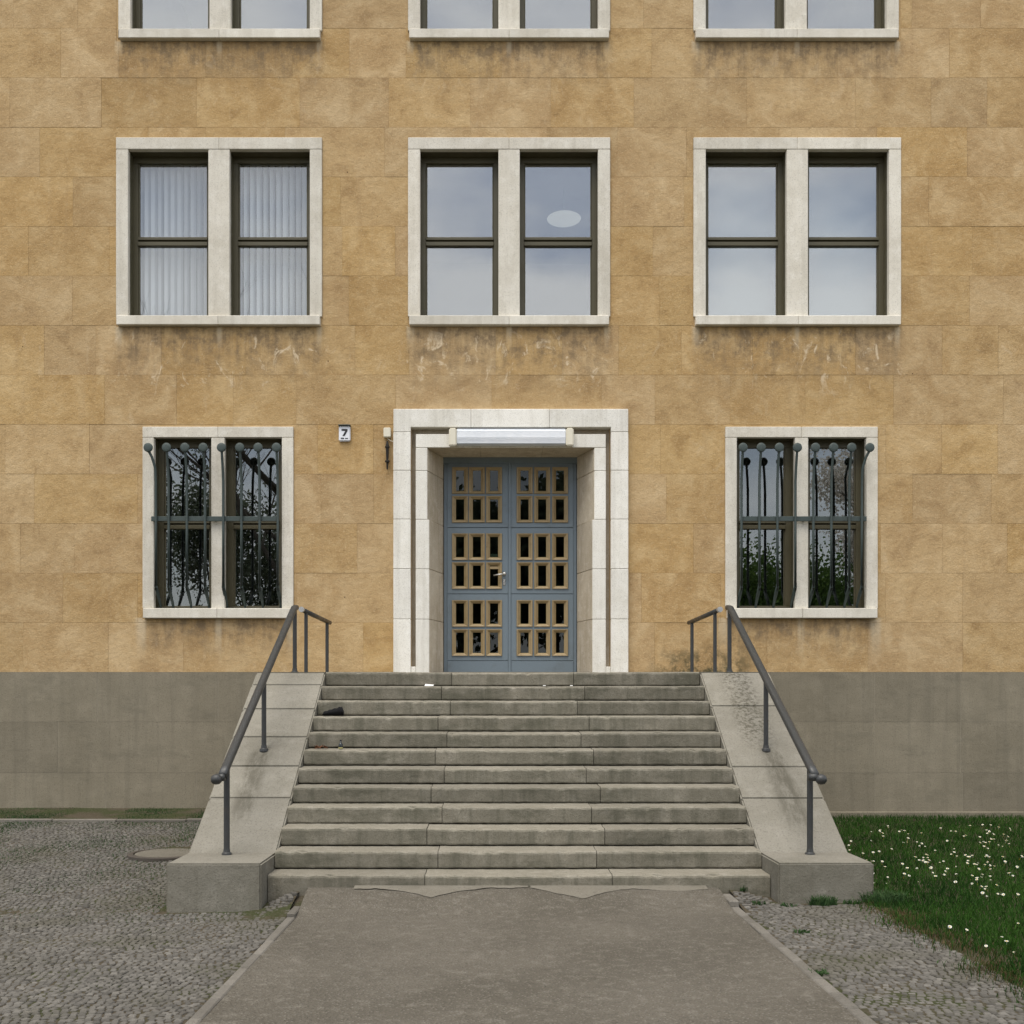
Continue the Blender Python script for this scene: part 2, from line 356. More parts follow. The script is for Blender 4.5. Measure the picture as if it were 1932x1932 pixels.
def mat_glass(name, f0, tint):      # f0: share of light mirrored by each face of the pane
    b = NB(name); t = b.t; t.nodes.remove(b.bsdf)
    ge = b.n('NewGeometry'); dt = b.n('VectorMath', operation='DOT_PRODUCT'); b.put(dt.inputs[0], ge.outputs['Normal']); b.put(dt.inputs[1], ge.outputs['Incoming'])
    fac = b.math('MULTIPLY_ADD', b.math('POWER', b.math('SUBTRACT', 1, b.math('ABSOLUTE', dt.outputs['Value'])), 5), 1-f0, f0, clamp=True)
    tr = b.n('BsdfTransparent'); tr.inputs['Color'].default_value = (*tint, 1)
    gl = b.n('BsdfGlossy'); gl.inputs['Roughness'].default_value = .0; gl.inputs['Color'].default_value = (1, 1, 1, 1)
    p = b.pos(); wob = b.noise(b.scaled(p, (1, 1, .7)), 2.2, 2, .5)
    bp = b.bump(wob, .012, .01); t.links.new(bp, gl.inputs['Normal'])
    ms = b.n('MixShader'); t.links.new(fac, ms.inputs[0]); t.links.new(tr.outputs[0], ms.inputs[1]); t.links.new(gl.outputs[0], ms.inputs[2])
    t.links.new(ms.outputs[0], b.outp.inputs['Surface']); return b.m
M['glass'] = mat_glass('double_glazing', .22, (.82,.85,.84))
M['glass_clear'] = mat_glass('clear_glazing', .11, (.93,.95,.95))
M['glass_low'] = mat_glass('ground_floor_glazing', .15, (.62,.68,.66))
M['glass_door'] = mat_glass('door_glass', .035, (.40,.46,.42))

def mat_asphalt():
    b = NB('worn_asphalt'); p = b.pos()
    a = b.noise(p, .9, 5, .6); f = b.noise(p, 90, 3, .75); md = b.noise(p, 13, 4, .75); g = b.voro(p, 42); g2 = b.noise(p, 26, 4, .8)
    c = b.mix(b.ramp(a, .3, .7), (.13,.116,.091), (.175,.157,.126))
    c = b.mix(b.math('MULTIPLY', b.ramp(md, .51, .66), .6), c, (.275,.252,.21))
    c = b.mix(b.math('MULTIPLY', b.ramp(g, .34, .12), .55), c, (.33,.305,.258))
    c = b.mix(b.math('MULTIPLY', b.ramp(g2, .53, .66), .55), c, (.075,.067,.053))
    c = b.mix(b.math('MULTIPLY', b.ramp(f, .5, .68), .6), c, (.055,.05,.04))
    h = b.math('ADD', f, b.math('MULTIPLY', md, 1.2)); h = b.math('SUBTRACT', h, b.math('MULTIPLY', g, .8))
    return b.done(c, .92, b.bump(h, 1, .018), .2)
M['asphalt'] = mat_asphalt()
def mat_soil():
    b = NB('mossy_soil'); p = b.pos()
    c = b.mix(b.ramp(b.noise(p, 2.2, 6, .65), .42, .62), (.085,.07,.048), (.05,.058,.024))
    c = b.mix(b.math('MULTIPLY', b.ramp(b.noise(p, 45, 3, .7), .5, .7), .6), c, (.13,.115,.085))
    return b.done(c, .95, b.bump(b.noise(p, 30, 5, .7), .9, .03), .1)
M['soil'] = mat_soil()
def mat_cobble():
    b = NB('mosaic_cobble_stone'); p = b.pos()
    at = b.n('Attribute'); at.attribute_name = 'tone'; t = at.outputs['Fac']
    rn = b.math('ADD', t, b.math('MULTIPLY', b.rand(), 0.0))
    c = b.mix(rn, (.062,.058,.050), (.178,.167,.147))
    c = b.mix(b.math('MULTIPLY', b.ramp(b.noise(p, 60, 4, .7), .5, .7), .4), c, (.08,.075,.065))
    c = b.mix(b.math('MULTIPLY', b.ramp(b.noise(p, 1.1, 5, .65), .46, .68), .6), c, (.085,.078,.055))
    return b.done(c, .85, b.bump(b.noise(p, 70, 4, .7), .5, .006), .25)
M['cobble'] = mat_cobble()
def mat_leafy(name, c1, c2, trans=.3):
    b = NB(name); at = b.n('Attribute'); at.attribute_name = 'tone'
    c = b.mix(at.outputs['Fac'], c1, c2)
    m = b.done(c, .75, None, .1)
    if trans:
        tl = b.n('BsdfTranslucent'); b.put(tl.inputs['Color'], c); ms = b.n('MixShader'); ms.inputs[0].default_value = trans
        b.t.links.new(b.bsdf.outputs[0], ms.inputs[1]); b.t.links.new(tl.outputs[0], ms.inputs[2]); b.t.links.new(ms.outputs[0], b.outp.inputs['Surface'])
    return m
M['grass'] = mat_leafy('lawn_grass', (.010,.038,.006), (.045,.110,.016), .2)
M['weed'] = mat_leafy('weed_leaf', (.03,.07,.025), (.07,.12,.045))
M['petal'] = mat_paint('daisy_petal', (.66,.66,.60), .7, .05, .02, 0, 30, .2, (.7,.7,.66), .1)
M['yolk'] = mat_paint('daisy_eye', (.70,.48,.03), .7, .1, .1)
M['bark'] = mat_stone('tree_bark', (.09,.08,.065), (.12,.105,.088), (.15,.135,.11), 4, 40, .1, .8)
M['leaf_green'] = mat_leafy('spring_foliage', (.06,.11,.03), (.15,.24,.06))
M['leaf_dark'] = mat_leafy('evergreen_foliage', (.09,.115,.075), (.22,.25,.17))
M['blossom'] = mat_leafy('pale_blossom', (.55,.50,.44), (.88,.85,.80))
b = NB('lamp_globe'); b.done((.85,.83,.76), .5); b.bsdf.inputs['Emission Color'].default_value = (1, .95, .82, 1); b.bsdf.inputs['Emission Strength'].default_value = .25; M['globe'] = b.m

# ------------------------------------------------------------------ ground
def sst(a, b_, v): t = max(0, min(1, (v-a)/(b_-a))); return t*t*(3-2*t)
def gz(x, y):
    front = -.11+.015*max(-4, min(4, x-.2))
    t = max(0, min(1, (y+5.5)/5.5))
    z = front+(t*(.325 if x < .2 else .085)) if y < 1 else .1
    if y < -5.0:
        k = sst(-6.0, -5.34, y)*(1-sst(1.75, 2.15, abs(x-.2)))
        z = z+(0-z)*k
    if y < -40: z = front*max(0, 1-(-40-y)/30)
    return z
def sheet(name, xs, ys, dz, mat, kind='structure', bumpy=0, parent=None):
    V = []; Fc = []
    for y in ys:
        for x in xs: V.append((x, y, gz(x, y)+dz+(bumpy*mnoise.noise(Vector((x*1.7, y*1.7, 3))) if bumpy else 0)))
    n = len(xs)
    for j in range(len(ys)-1):
        for i in range(n-1): Fc.append((j*n+i, j*n+i+1, (j+1)*n+i+1, (j+1)*n+i))
    m = MB(); m.v = V; m.f = Fc
    o = m.build(name, mat, parent, smooth=True)
    if kind: o['kind'] = kind
    return o
def lin(a, b_, n): return [a+(b_-a)*i/n for i in range(n+1)]
gx = [-400, -120, -40, -15]+lin(-10, 10, 60)+[15, 40, 120, 400]
gy = [-500, -150, -60, -35, -22]+lin(-15, 1.5, 66)+[8, 30, 120, 400]
ground = sheet('ground', gx, gy, -.035, M['soil'])
PX0, PX1 = -1.53, 1.85
path = sheet('path', lin(PX0, PX1, 24), [-60, -30, -20]+lin(-15, -5.30, 60), .012, M['asphalt'], bumpy=.008)
# edging stones along both sides of the path
for side, xe in ((-1, PX0), (1, PX1)):
    y = -12.0; k = 0
    while y < -5.75:
        ln = random.uniform(.28, .46); x0, x1 = (xe-.068, xe-.001) if side < 0 else (xe+.001, xe+.075)
        zc = gz((x0+x1)/2, y+ln/2)
        m = MB().box(x0+random.uniform(-.004,.004), x1, y+.004, y+ln-.004, zc-.10, zc+.019+random.uniform(-.004,.004))
        m.build('edging_stone', M['edging'], path, bevel=.008, seg=1); y += ln
# pale concrete smeared against the foot of the steps, with a wavy front edge
def patch(xa, xb, amps):
    n = 60; V = []; Fc = []
    for i in range(n+1):
        u = i/n; x = xa+(xb-xa)*u
        f = sum(a*max(0, 1-abs(u-c)/wd) for c, wd, a in amps)+.03+.035*mnoise.noise(Vector((x*5, 1, 0)))+.02*mnoise.noise(Vector((x*17, 1, 0)))
        for j in range(5):
            y = -5.335-f*j/4; V.append((x, y, gz(x, y)+.012+.010*(1-(j/4))-.002*(j == 4)+.0055))
    for i in range(n):
        for j in range(4): Fc.append((i*5+j, i*5+j+1, (i+1)*5+j+1, (i+1)*5+j))
    m = MB(); m.v = V; m.f = Fc; m.build('concrete_patch', M['concrete'], path, smooth=True)
patch(-1.15, .28, [(.45, .33, .22), (.05, .2, .05)])
patch(.30, 1.75, [(.28, .30, .27), (.82, .35, .12)])
# ---- cobbles
def cobble_geo(cx, cy, sx, sy, rot, h, zb):
    """irregular little block: 12 verts, 9 quads"""
    c_, s_ = math.cos(rot), math.sin(rot); V = []
    cor = [(-1,-1),(1,-1),(1,1),(-1,1)]; jit = [(random.uniform(.82,1.05), random.uniform(.82,1.05)) for _ in cor]
    for sc, z in ((1.0, zb-.03), (1.0, zb+h*.55), (.74, zb+h)):
        for (a, b_), (ja, jb) in zip(cor, jit):
            u, v = a*ja*sx*.5*sc, b_*jb*sy*.5*sc; V.append((cx+u*c_-v*s_, cy+u*s_+v*c_, z+random.uniform(-.0015,.0015)))
    Fc = [(8,9,10,11)]+[(i,(i+1)%4,4+(i+1)%4,4+i) for i in range(4)]+[(4+i,4+(i+1)%4,8+(i+1)%4,8+i) for i in range(4)]
    return V, Fc
cob = []
def cobble_field(x0, x1, y0, y1, left):
    P = .049; y = y0; row = 0
    while y < y1:
        x = x0+random.uniform(0, P)
        while x < x1:
            Zc = y+ZW
            wob = .022*math.sin(x*2.1+row*.0)+.012*math.sin(x*5.3+1)   # gently arched rows
            xx, yy = x+random.uniform(-.006,.006), y+wob+random.uniform(-.006,.006)
            vis = Zc > 3.6 and -.45*Zc-1.2 < xx < .50*Zc+1.2
            if vis and y0 < yy < y1:
                if not (-2.72 < xx < 3.12 and yy > -5.62) or (-1.84 < xx < 2.24 and yy < -5.36):
                    if not (math.hypot(xx+3.36, (yy+3.10)) < .40):
                        cob.append((xx, yy, random.uniform(.036,.049), random.uniform(.036,.047), random.uniform(-.4,.4), random.uniform(.0085,.014)))
            x += P*random.uniform(.9, 1.12)
        y += P*.97; row += 1
cobble_field(-8.0, PX0-.085, -10.7, -1.12, True)
cobble_field(PX1+.10, 2.98, -10.7, -5.40, False)
fore = []
for k, c in enumerate(cob):
    Zc = c[1]+ZW; px = 932+c[0]*F/Zc; py = 1325+(EYE-gz(c[0],c[1]))*F/Zc
    fore.append((Zc if (10 < px < 1925 and py < 1920) else 99, k))
fore.sort(); near = {k for _, k in fore[:300]}
pav = sheet('cobbled_pavement', lin(-8, PX0-.08, 30), lin(-15, -1.12, 40), -.005, M['soil'])
pav2 = sheet('cobbled_pavement', lin(PX1+.09, 3.0, 8), lin(-15, -5.3, 40), -.005, M['soil'])
pools = {0: ([], [], []), 1: ([], [], [])}
for k, c in enumerate(cob):
    tone = min(1, max(0, random.gauss(.48, .19))); zb = gz(c[0], c[1])-.009+.006*mnoise.noise(Vector((c[0]*1.6, c[1]*1.6, 9)))
    side = 0 if c[0] < .2 else 1
    if k in near:
        V, Fc = cobble_geo(0, 0, c[2], c[3], c[4], c[5], 0)
        m = MB().add(V, Fc); me = m.mesh('cobble', 0); at = me.attributes.new('tone', 'FLOAT', 'POINT'); at.data.foreach_set('value', [tone]*len(me.vertices))
        o = link('cobble', me, M['cobble'], pav if side == 0 else pav2); o.location = (c[0], c[1], zb)
    else:
        V, Fc = cobble_geo(c[0], c[1], c[2], c[3], c[4], c[5], zb); pv, pf, pt = pools[side]; b0 = len(pv)
        pv += V; pf += [tuple(b0+i for i in f) for f in Fc]; pt += [tone]*12
for side, par in ((0, pav), (1, pav2)):
    pv, pf, pt = pools[side]; me = bpy.data.meshes.new('small_cobbles'); me.from_pydata(pv, [], pf); me.update()
    at = me.attributes.new('tone', 'FLOAT', 'POINT'); at.data.foreach_set('value', pt)
    o = link('small_cobbles', me, M['cobble'], par); o['kind'] = 'stuff'
# kerb between the cobbles and the soil strip along the left wall
kerb = sheet('soil_strip', lin(-9, -2.66, 20), lin(-1.02, .02, 6), .0, M['soil'], bumpy=.02)
x = -9.0
while x < -2.7:
    ln = min(random.uniform(.7, 1.1), -2.665-x)
    if ln > .1:
        zc = gz(x, -1.07); MB().box(x+.004, x+ln-.004, -1.12, -1.03, zc-.1, zc+.03+random.uniform(-.006,.006)).build('kerb_stone', M['edging'], kerb, bevel=.008)
    x += ln
# lawn
lawn = sheet('lawn', lin(2.80, 12, 40), lin(-15, -.0, 60), -.010, M['soil'], bumpy=.004)

# ------------------------------------------------------------------ building
bld = empty('building', (0, 0, 0))
tag(bld, 'ochre sandstone facade with pale stone window surrounds and grey plinth', 'building')
holes = [(a, e, *Z2) for a, e in UPX]+[(a, e, *Z3) for a, e in UPX]+[(a, e, *Z1) for a, e in LOX]+[(PC-1.534, PC+1.534, 1.0, WZ(774.7))]
HOLES_IN = [(a-.004, b_+.004, c-.004, d+.004) for a, b_, c, d in holes]
COURSE = .65; far = MB(); zt = PLINTH; ci = 0
random.seed(21)
while zt < 14.2:
    zb, zt2 = zt+.0015, zt+COURSE-.0015
    x = -13.6+random.uniform(0, .8)
    while x < 13.6:
        ln = random.choice((.72, .86, .98, 1.1, 1.25, 1.4))*random.uniform(.94, 1.06)
        m = cells(x+.0013, x+ln-.0013, zb, zt2, HOLES_IN, random.uniform(-.0025, .0015), .12)
        if m:
            if x+ln < -7.6 or x > 7.9 or zt > 11.6: far.add(m.v, m.f)
            else: m.build('stone_block', M['facade'], bld)
        x += ln
    zt += COURSE; ci += 1
o = far.build('stone_courses', M['facade'], bld); o['kind'] = 'stuff'
TOPZ = zt
back = cells(-13.5, 13.5, -1.0, TOPZ, [(a+.02, b_-.02, c+.02, d-.02) for a, b_, c, d in holes[:-1]]+[(PC-1.30, PC+1.30, 1.0, WZ(800))], .004, .30)
back.build('wall_core', M['mortar'], bld)
# plinth stones
zj = [-.6, WZ(1458), WZ(1362), PLINTH]
tag_pl = []
cutx = {2: [-12, -10.4, -8.3, -6.8, WX(185), -3.62, -2.2, 1.0, 3.2, WX(1650), WX(1812), 7.3, 8.9, 10.2, 12], 1: [-12, -10.9, -9.2, -7.4, WX(110), -4.4, -3.0, -1, 2.2, 3.6, WX(1650), WX(1812), 7.0, 8.4, 9.8, 12], 0: [-12, -10.2, -8.6, -6.9, WX(200), -3.9, -2.4, 2.0, 3.4, WX(1650), WX(1815), 7.4, 9.1, 12]}
for r in range(3):
    for a, e in zip(cutx[r][:-1], cutx[r][1:]):
        m = cells(a+.004, e-.004, zj[r]+.0018, zj[r+1]-(.0018 if r < 2 else 0), [], -.018+random.uniform(-.0008,.0008), .05)
        m.build('plinth_stone', M['plinth'], bld)
MB().box(-12, 12, -.0150, .003, -.6, PLINTH-.01).build('plinth_core', M['plinth_joint'], bld)
MB().box(3.2, 12, -.06, -.026, -.6, .11).build('footing', M['plinth'], bld, bevel=.01)
# rear walls and roof that close the house
MB().box(-13.5, 13.5, 9.0, 9.3, -1, TOPZ).build('rear_wall', M['mortar'], bld)
for s in (-1, 1): MB().box(*((-13.5,-13.2) if s < 0 else (13.2,13.5)), .3, 9.0, -1, TOPZ).build('side_wall', M['mortar'], bld)
MB().box(-13.9, 13.9, -.4, 9.4, TOPZ, TOPZ+.3).build('roof_cornice', M['white_stone'], bld, bevel=.05)

def room(x0, x1, z0, z1, y0, y1, mat):
    m = MB().box(x0, x1, y0, y1, z0, z1); m.f = [f for k, f in enumerate(m.f) if k != 2]   # open towards the window
    me = bpy.data.meshes.new('room_interior'); me.from_pydata(m.v, [], [tuple(reversed(f)) for f in m.f]); me.update()
    return link('room_interior', me, mat, bld)

def window(x0, x1, z0, z1, side, top, sill, mull, glass, transom_z, sash_w, lower_gap):
    xm = (x0+x1)/2; D0, D1 = -.028, .055
    op = [(x0+side, xm-mull/2), (xm+mull/2, x1-side)]; zo0, zo1 = z0+sill, z1-top
    fm = MB(); panes = []
    yf0, yf1 = .185, .255
    for a, e in op:
        fm.box(a-.01, e+.01, yf0, yf1, zo1-sash_w*1.25, zo1+.02); fm.box(a-.01, e+.01, yf0, yf1, zo0-.02, zo0+sash_w*.75)
        fm.box(a-.01, a+sash_w, yf0+.002, yf1-.002, zo0+sash_w*.75, zo1-sash_w*1.25); fm.box(e-sash_w, e+.01, yf0+.002, yf1-.002, zo0+sash_w*.75, zo1-sash_w*1.25)
        fm.box(a+sash_w, e-sash_w, yf0-.012, yf1-.004, transom_z+.012, transom_z+.052)     # two rails of the transom with a dark gap
        fm.box(a+sash_w, e-sash_w, yf0-.012, yf1-.004, transom_z-.062, transom_z-.010)
        fm.box(a+sash_w, e-sash_w, yf0+.03, yf1-.004, transom_z-.010, transom_z+.012)
        # inner sash bead
        for (q0, q1) in ((zo0+sash_w*.75, transom_z-.062), (transom_z+.052, zo1-sash_w*1.25)):
            fm.box(a+sash_w, a+sash_w+.018, yf0+.02, yf1-.01, q0, q1); fm.box(e-sash_w-.018, e-sash_w, yf0+.02, yf1-.01, q0, q1)
            panes.append((a+sash_w+.016, e-sash_w-.016, q0-.004, q1+.004))
    wn = fm.build('window', M['sash'], bld, bevel=.004)
    for a, e, q0, q1 in panes: MB().box(a, e, .218, .224, q0, q1).build('pane', glass, wn)
    S = M['white_stone']
    MB().box(x0, x0+side, D0, D1, z0+sill+.002, z1-top-.002).build('jamb', S, wn, bevel=.006)
    MB().box(x1-side, x1, D0, D1, z0+sill+.002, z1-top-.002).build('jamb', S, wn, bevel=.006)
    MB().box(xm-mull/2, xm+mull/2, D0+.002, D1, z0+sill+.002, z1-top-.002).build('mullion', S, wn, bevel=.006)
    for a, e in ((x0, xm-.001), (xm+.001, x1)):
        MB().box(a, e, D0-.001, D1, z1-top, z1).build('lintel', S, wn, bevel=.006)
        MB().box(a+(.02 if a == x0 else 0), e-(.02 if e == x1 else 0), D0-.05, D1, z0, z0+sill).build('sill', S, wn, bevel=.007)
    ln = MB()                                   # painted lining of the reveals
    for a, e in op:
        ln.box(a-.03, a-.002, D1+.002, .20, zo0-.02, zo1+.03); ln.box(e+.002, e+.03, D1+.002, .20, zo0-.02, zo1+.03)
        ln.box(a-.0015, e+.0015, D1+.002, .20, zo1+.002, zo1+.03)
        ln.box(a-.0015, e+.0015, D1+.002, .20, zo0-.03, zo0-.002)
    ln.build('lining', M['sash'], wn)
    return wn, op, zo0, zo1
U = dict(side=.16, top=.155, sill=.12, mull=.28, glass=M['glass'], sash_w=.062, lower_gap=0)
ops2 = []
for i, (a, e) in enumerate(UPX):
    _, op, q0, q1 = window(a, e, *Z2, transom_z=WZ(444), **(U if i else dict(U, glass=M['glass_clear']))); ops2.append((op, q0, q1))
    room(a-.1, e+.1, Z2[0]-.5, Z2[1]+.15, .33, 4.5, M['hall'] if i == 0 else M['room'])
    window(a+(.03 if i == 0 else 0), e-(.03 if i == 2 else 0), *Z3, transom_z=WZ(444)+3.745, **U)
    room(a-.1, e+.1, Z3[0]-.5, Z3[1]+.15, .33, 4.5, M['room'])
for a, e in LOX:
    window(a, e, *Z1, side=.15, top=.14, sill=.13, mull=.175, glass=M['glass_low'], transom_z=WZ(985), sash_w=.07, lower_gap=0)
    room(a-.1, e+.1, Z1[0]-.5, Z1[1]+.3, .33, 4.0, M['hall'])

# ---- portal
yO, yI, yG = -.085, -.045, .06
zO1, zO0, zG0, zI0 = WZ(774.7), WZ(809), WZ(821.7), 4.867
sur = MB()
for s in (-1, 1): sur.box(*sorted((PC+s*1.307, PC+s*1.243)), yG, .2, LAND, zG0+.0)
sur.box(PC-1.307, PC+1.307, yG, .2, zG0, zO0+.01)
sur_o = sur.build('door_surround', M['reveal'], bld)
zsp = [LAND, 2.625, 3.282, 3.929, 4.566]
for s in (-1, 1):
    lv = zsp+[zO0-.062]
    for z0, z1 in zip(lv[:-1], lv[1:]):
        xs = sorted((PC+s*1.534, PC+s*1.307)); MB().box(xs[0], xs[1], yO, .2, z0+.002, z1-.002).build('jamb_stone', M['portal'], sur_o, bevel=.006)
    lv = zsp+[zI0]
    for k, (z0, z1) in enumerate(zip(lv[:-1], lv[1:])):
        xi = 1.087 if k >= 3 else 1.062
        poly = [(PC+s*1.243, yI), (PC+s*xi, yI), (PC+s*.906, .50), (PC+s*1.243, .50)]
        if s < 0: pass
        else: poly = poly[::-1]
        MB().prism_z(poly, z0+.002, z1-.002).build('reveal_stone', M['portal'] if False else M['reveal'], sur_o, bevel=.006)
        # pale face of the inner band
        xs = sorted((PC+s*1.243, PC+s*(xi+.004))); MB().box(xs[0], xs[1], yI-.02, yI-.001, z0+.002, z1-.002).build('band_stone', M['portal'], sur_o, bevel=.006)
    xs = sorted((PC+s*1.306, PC+s*1.244)); MB().box(xs[0], xs[1], yI-.02, .058, LAND, LAND+.13).build('groove_stop', M['portal'], sur_o, bevel=.006)
xj = [PC-1.534, WX(889), WX(1036), PC+1.534]
for i, (a, e) in enumerate(zip(xj[:-1], xj[1:])):      # lintel; the end stones turn the corner
    m = cells(a+.0015, e-.0015, zO0-.06, zO1, [(PC-1.307, PC+1.307, 0, zO0)], yO, .2); m.build('lintel_stone', M['portal'], sur_o, bevel=.006)
xk = [PC-1.243, PC-.40, PC+.42, PC+1.243]
for a, e in zip(xk[:-1], xk[1:]):
    MB().box(a+.0015, e-.0015, yI, .5, zI0, zG0).build('soffit_stone', M['reveal'], sur_o)
    MB().box(a+.0015, e-.0015, yI-.02, yI-.001, zI0+.002, zG0+.002).build('band_stone', M['portal'], sur_o, bevel=.006)
# ---- door
ZD = ZW+.5
def DX(zx): return ((1060+zx/3.578)/1.294-932)*ZD/F
def DZ(zy): return EYE+(1325-(1120+zy/3.578)/1.294)*ZD/F
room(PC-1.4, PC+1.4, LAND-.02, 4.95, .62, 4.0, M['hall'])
MB().box(PC-.93, PC+.93, .50, .60, 4.79, 4.90).build('door_frame', M['door'], bld)
rows = [(75,300),(325,555),(650,885),(900,1140),(1232,1470),(1487,1725)]
leaves = [((85, 655), [(155,295),(305,440),(453,593)]), ((660, 1245), [(720,860),(876,1012),(1033,1167)])]
tiers = [(30, 597), (603, 1177), (1183, 1762), (1768, 1935)]
FW, FH = DX(140)-DX(0), DZ(0)-DZ(232)
def ring(w_, h_, gw, gh):
    prof = [(1.0, .010), (1.0, -.016), (.90, -.022), (.62, -.016), (.55, -.006), (.12, .014), (0, .02)]
    V = []; Fc = []
    for t, y in prof:
        a, c_ = gw/2+(w_-gw)/2*t, gh/2+(h_-gh)/2*t
        V += [(-a,y,-c_),(a,y,-c_),(a,y,c_),(-a,y,c_)]
    for i in range(len(prof)-1):
        for k in range(4): Fc.append((i*4+k, i*4+(k+1)%4, (i+1)*4+(k+1)%4, (i+1)*4+k))
    return MB().add(V, Fc).mesh('pane_frame')
GW, GH = .100, .268
frame_me = ring(FW, FH, GW, GH); frame_me.materials.append(M['door_trim'])
pane_me = MB().box(-GW/2-.004, GW/2+.004, .012, .017, -GH/2-.004, GH/2+.004).mesh('pane'); pane_me.materials.append(M['glass_door'])
YL = .535
for li, ((xa, xb), cols) in enumerate(leaves):
    x0, x1 = DX(xa), DX(xb)
    cen = [((DX(a)+DX(e))/2, (DZ(c)+DZ(d))/2) for (a, e) in cols for (c, d) in rows]
    hl = [(cx-FW/2+.008, cx+FW/2-.008, cz-FH/2+.008, cz+FH/2-.008) for cx, cz in cen]
    leaf = cells(x0, x1, LAND+.008, 4.80, hl, YL, YL+.05).build('door_leaf', M['door'], bld)
    leaf['label'] = 'left door leaf with handle' if li == 0 else 'right door leaf without handle'
    for (ta, tb) in tiers:
        z1, z0 = DZ(ta), max(DZ(tb), LAND+.012)
        xl, xr = (x0+.045, x1-.012) if li == 0 else (x0+.012, x1-.045)
        cells(xl, xr, z0, z1, hl, YL-.014, YL-.0005).build('panel', M['door'], leaf, bevel=.003)
    for cx, cz in cen:
        o = link('pane_frame', frame_me, None, leaf); o.location = (cx, YL-.012, cz)
        o = link('pane', pane_me, None, leaf); o.location = (cx, YL-.012, cz)
    if li == 0:
        sx0 = DX(612); zz = DZ(1010)
        h = MB().lathe([(.016,0),(.016,-.05),(.011,-.055)], (sx0, YL-.015, zz), 'y', 12)
        h.tube([(sx0, YL-.068, zz), (sx0-.05, YL-.07, zz-.001), (sx0-.145, YL-.066, zz-.018)], [.013,.011,.010], 8)
        h.lathe([(.003,-.062),(.022,-.064),(.026,-.074),(.018,-.088),(.002,-.092)], (sx0+.002, YL, zz+.006), 'y', 12)
        h.build('handle', M['chrome'], leaf, smooth=True)
        MB().box(sx0-.016, sx0+.018, YL-.022, YL-.013, DZ(1105), DZ(1050)).build('lock_plate', M['chrome'], leaf, bevel=.004)
        MB().box(DX(485), DX(566), YL+.008, YL+.0105, DZ(868), DZ(828)).build('paper_strip', M['paper'], leaf)
        MB().box(DX(485), DX(566), YL-.006, YL+.004, DZ(962), DZ(938)).build('letter_flap', M['door_trim'], leaf, bevel=.004)
    else:
        MB().box(DX(1070), DX(1120), YL+.008, YL+.0105, DZ(112), DZ(98)).build('paper_strip', M['paper'], leaf)
MB().tube([(DX(660), YL-.018, LAND+.01), (DX(660), YL-.018, 4.79)], .022, 8, sx=.9, sz=.6).build('cover_strip', M['door'], bld)

# ------------------------------------------------------------------ staircase
st = empty('stone_staircase', (.2, -5.3, 0))
tag(st, 'broad weathered grey granite stair rising to the blue double door', 'staircase')
TR = .2845; NR = 12; XL, XR = -1.872, 2.286
jl = [1345,1270,1335,1245,1310,1225,1290,1195,1275,1165,1245,1150]
jr = [415,490,440,520,465,550,500,595,535,625,570,675]
random.seed(5)
def chipped(poly, x0, x1):
    """a step stone: hollowed by wear in the middle of the stair, with small chips out of the nose"""
    ns = max(8, int((x1-x0)/.045)); m = MB().prism_x(poly, x0, x1, ns, .0016); n = len(poly)
    zt_ = max(p[1] for p in poly); yf = min(p[0] for p in poly)
    for k in range(ns+1):
        cx_ = x0+(x1-x0)*k/ns; wear = .007*math.exp(-((cx_-.2)/.9)**2)+.003*mnoise.noise(Vector((cx_*2.5, yf*3, 1)))
        chip = random.uniform(.004, .014) if random.random() < .13 else 0
        for i in range(n):
            x_, y_, z_ = m.v[k*n+i]
            if z_ > zt_-.03: z_ -= wear*(1 if y_ < yf+.2 else 0)
            if z_ > zt_-.04 and y_ < yf+.02: z_ -= chip; y_ += chip*.6
            m.v[k*n+i] = (x_, y_, z_)
    return m
for k in range(NR):
    Zk = 12.2-TR*k; yk = Zk-ZW; top = LAND-.16*k; h = .16 if k < 11 else .30
    xa = WX((650+jl[k]/2.97)/1.294, Zk); xb = WX((1250+jr[k]/2.76)/1.294, Zk)
    for a, e in ((XL, xa), (xa, xb), (xb, XR)):
        dz = random.uniform(-.004, .003); dy = random.uniform(-.006, .006)
        bz = top-h+.011; t_ = top+dz; y0 = yk+dy; yb = y0+TR+.06
        poly = [(y0+.006, bz), (y0, bz+.012), (y0-.002, t_-.026), (y0+.004, t_-.011), (y0+.014, t_-.003), (y0+.034, t_), (y0+.16, t_-.003), (yb, t_+.004), (yb, bz)]
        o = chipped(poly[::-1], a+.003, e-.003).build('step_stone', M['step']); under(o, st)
core = MB()
poly = [(.0, -.5), (.0, LAND-.05)]+[(-2.2+.05, LAND-.05)]
for k in range(NR):
    yk = 12.2-TR*k-ZW+.05; poly += [(yk, LAND-.16*k-.03), (yk, LAND-.16*(k+1)-.03)]
poly += [(12.2-TR*11-ZW+.05, -.5)]
core.prism_x(poly, XL+.002, XR-.002); under(core.build('stair_core', M['stair_core']), st)
# landing slabs behind the top step
xs = [XL, -.9, .15, 1.2, XR]
for a, e in zip(xs[:-1], xs[1:]):
    for y0, y1 in ((-1.85, -.95), (-.95, -.03)):
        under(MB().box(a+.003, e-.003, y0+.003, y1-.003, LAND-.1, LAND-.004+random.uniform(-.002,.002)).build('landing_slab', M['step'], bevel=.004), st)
under(MB().box(PC-.9, PC+.9, -.03, .62, LAND-.1, LAND-.001).build('threshold', M['step'], bevel=.004), st)
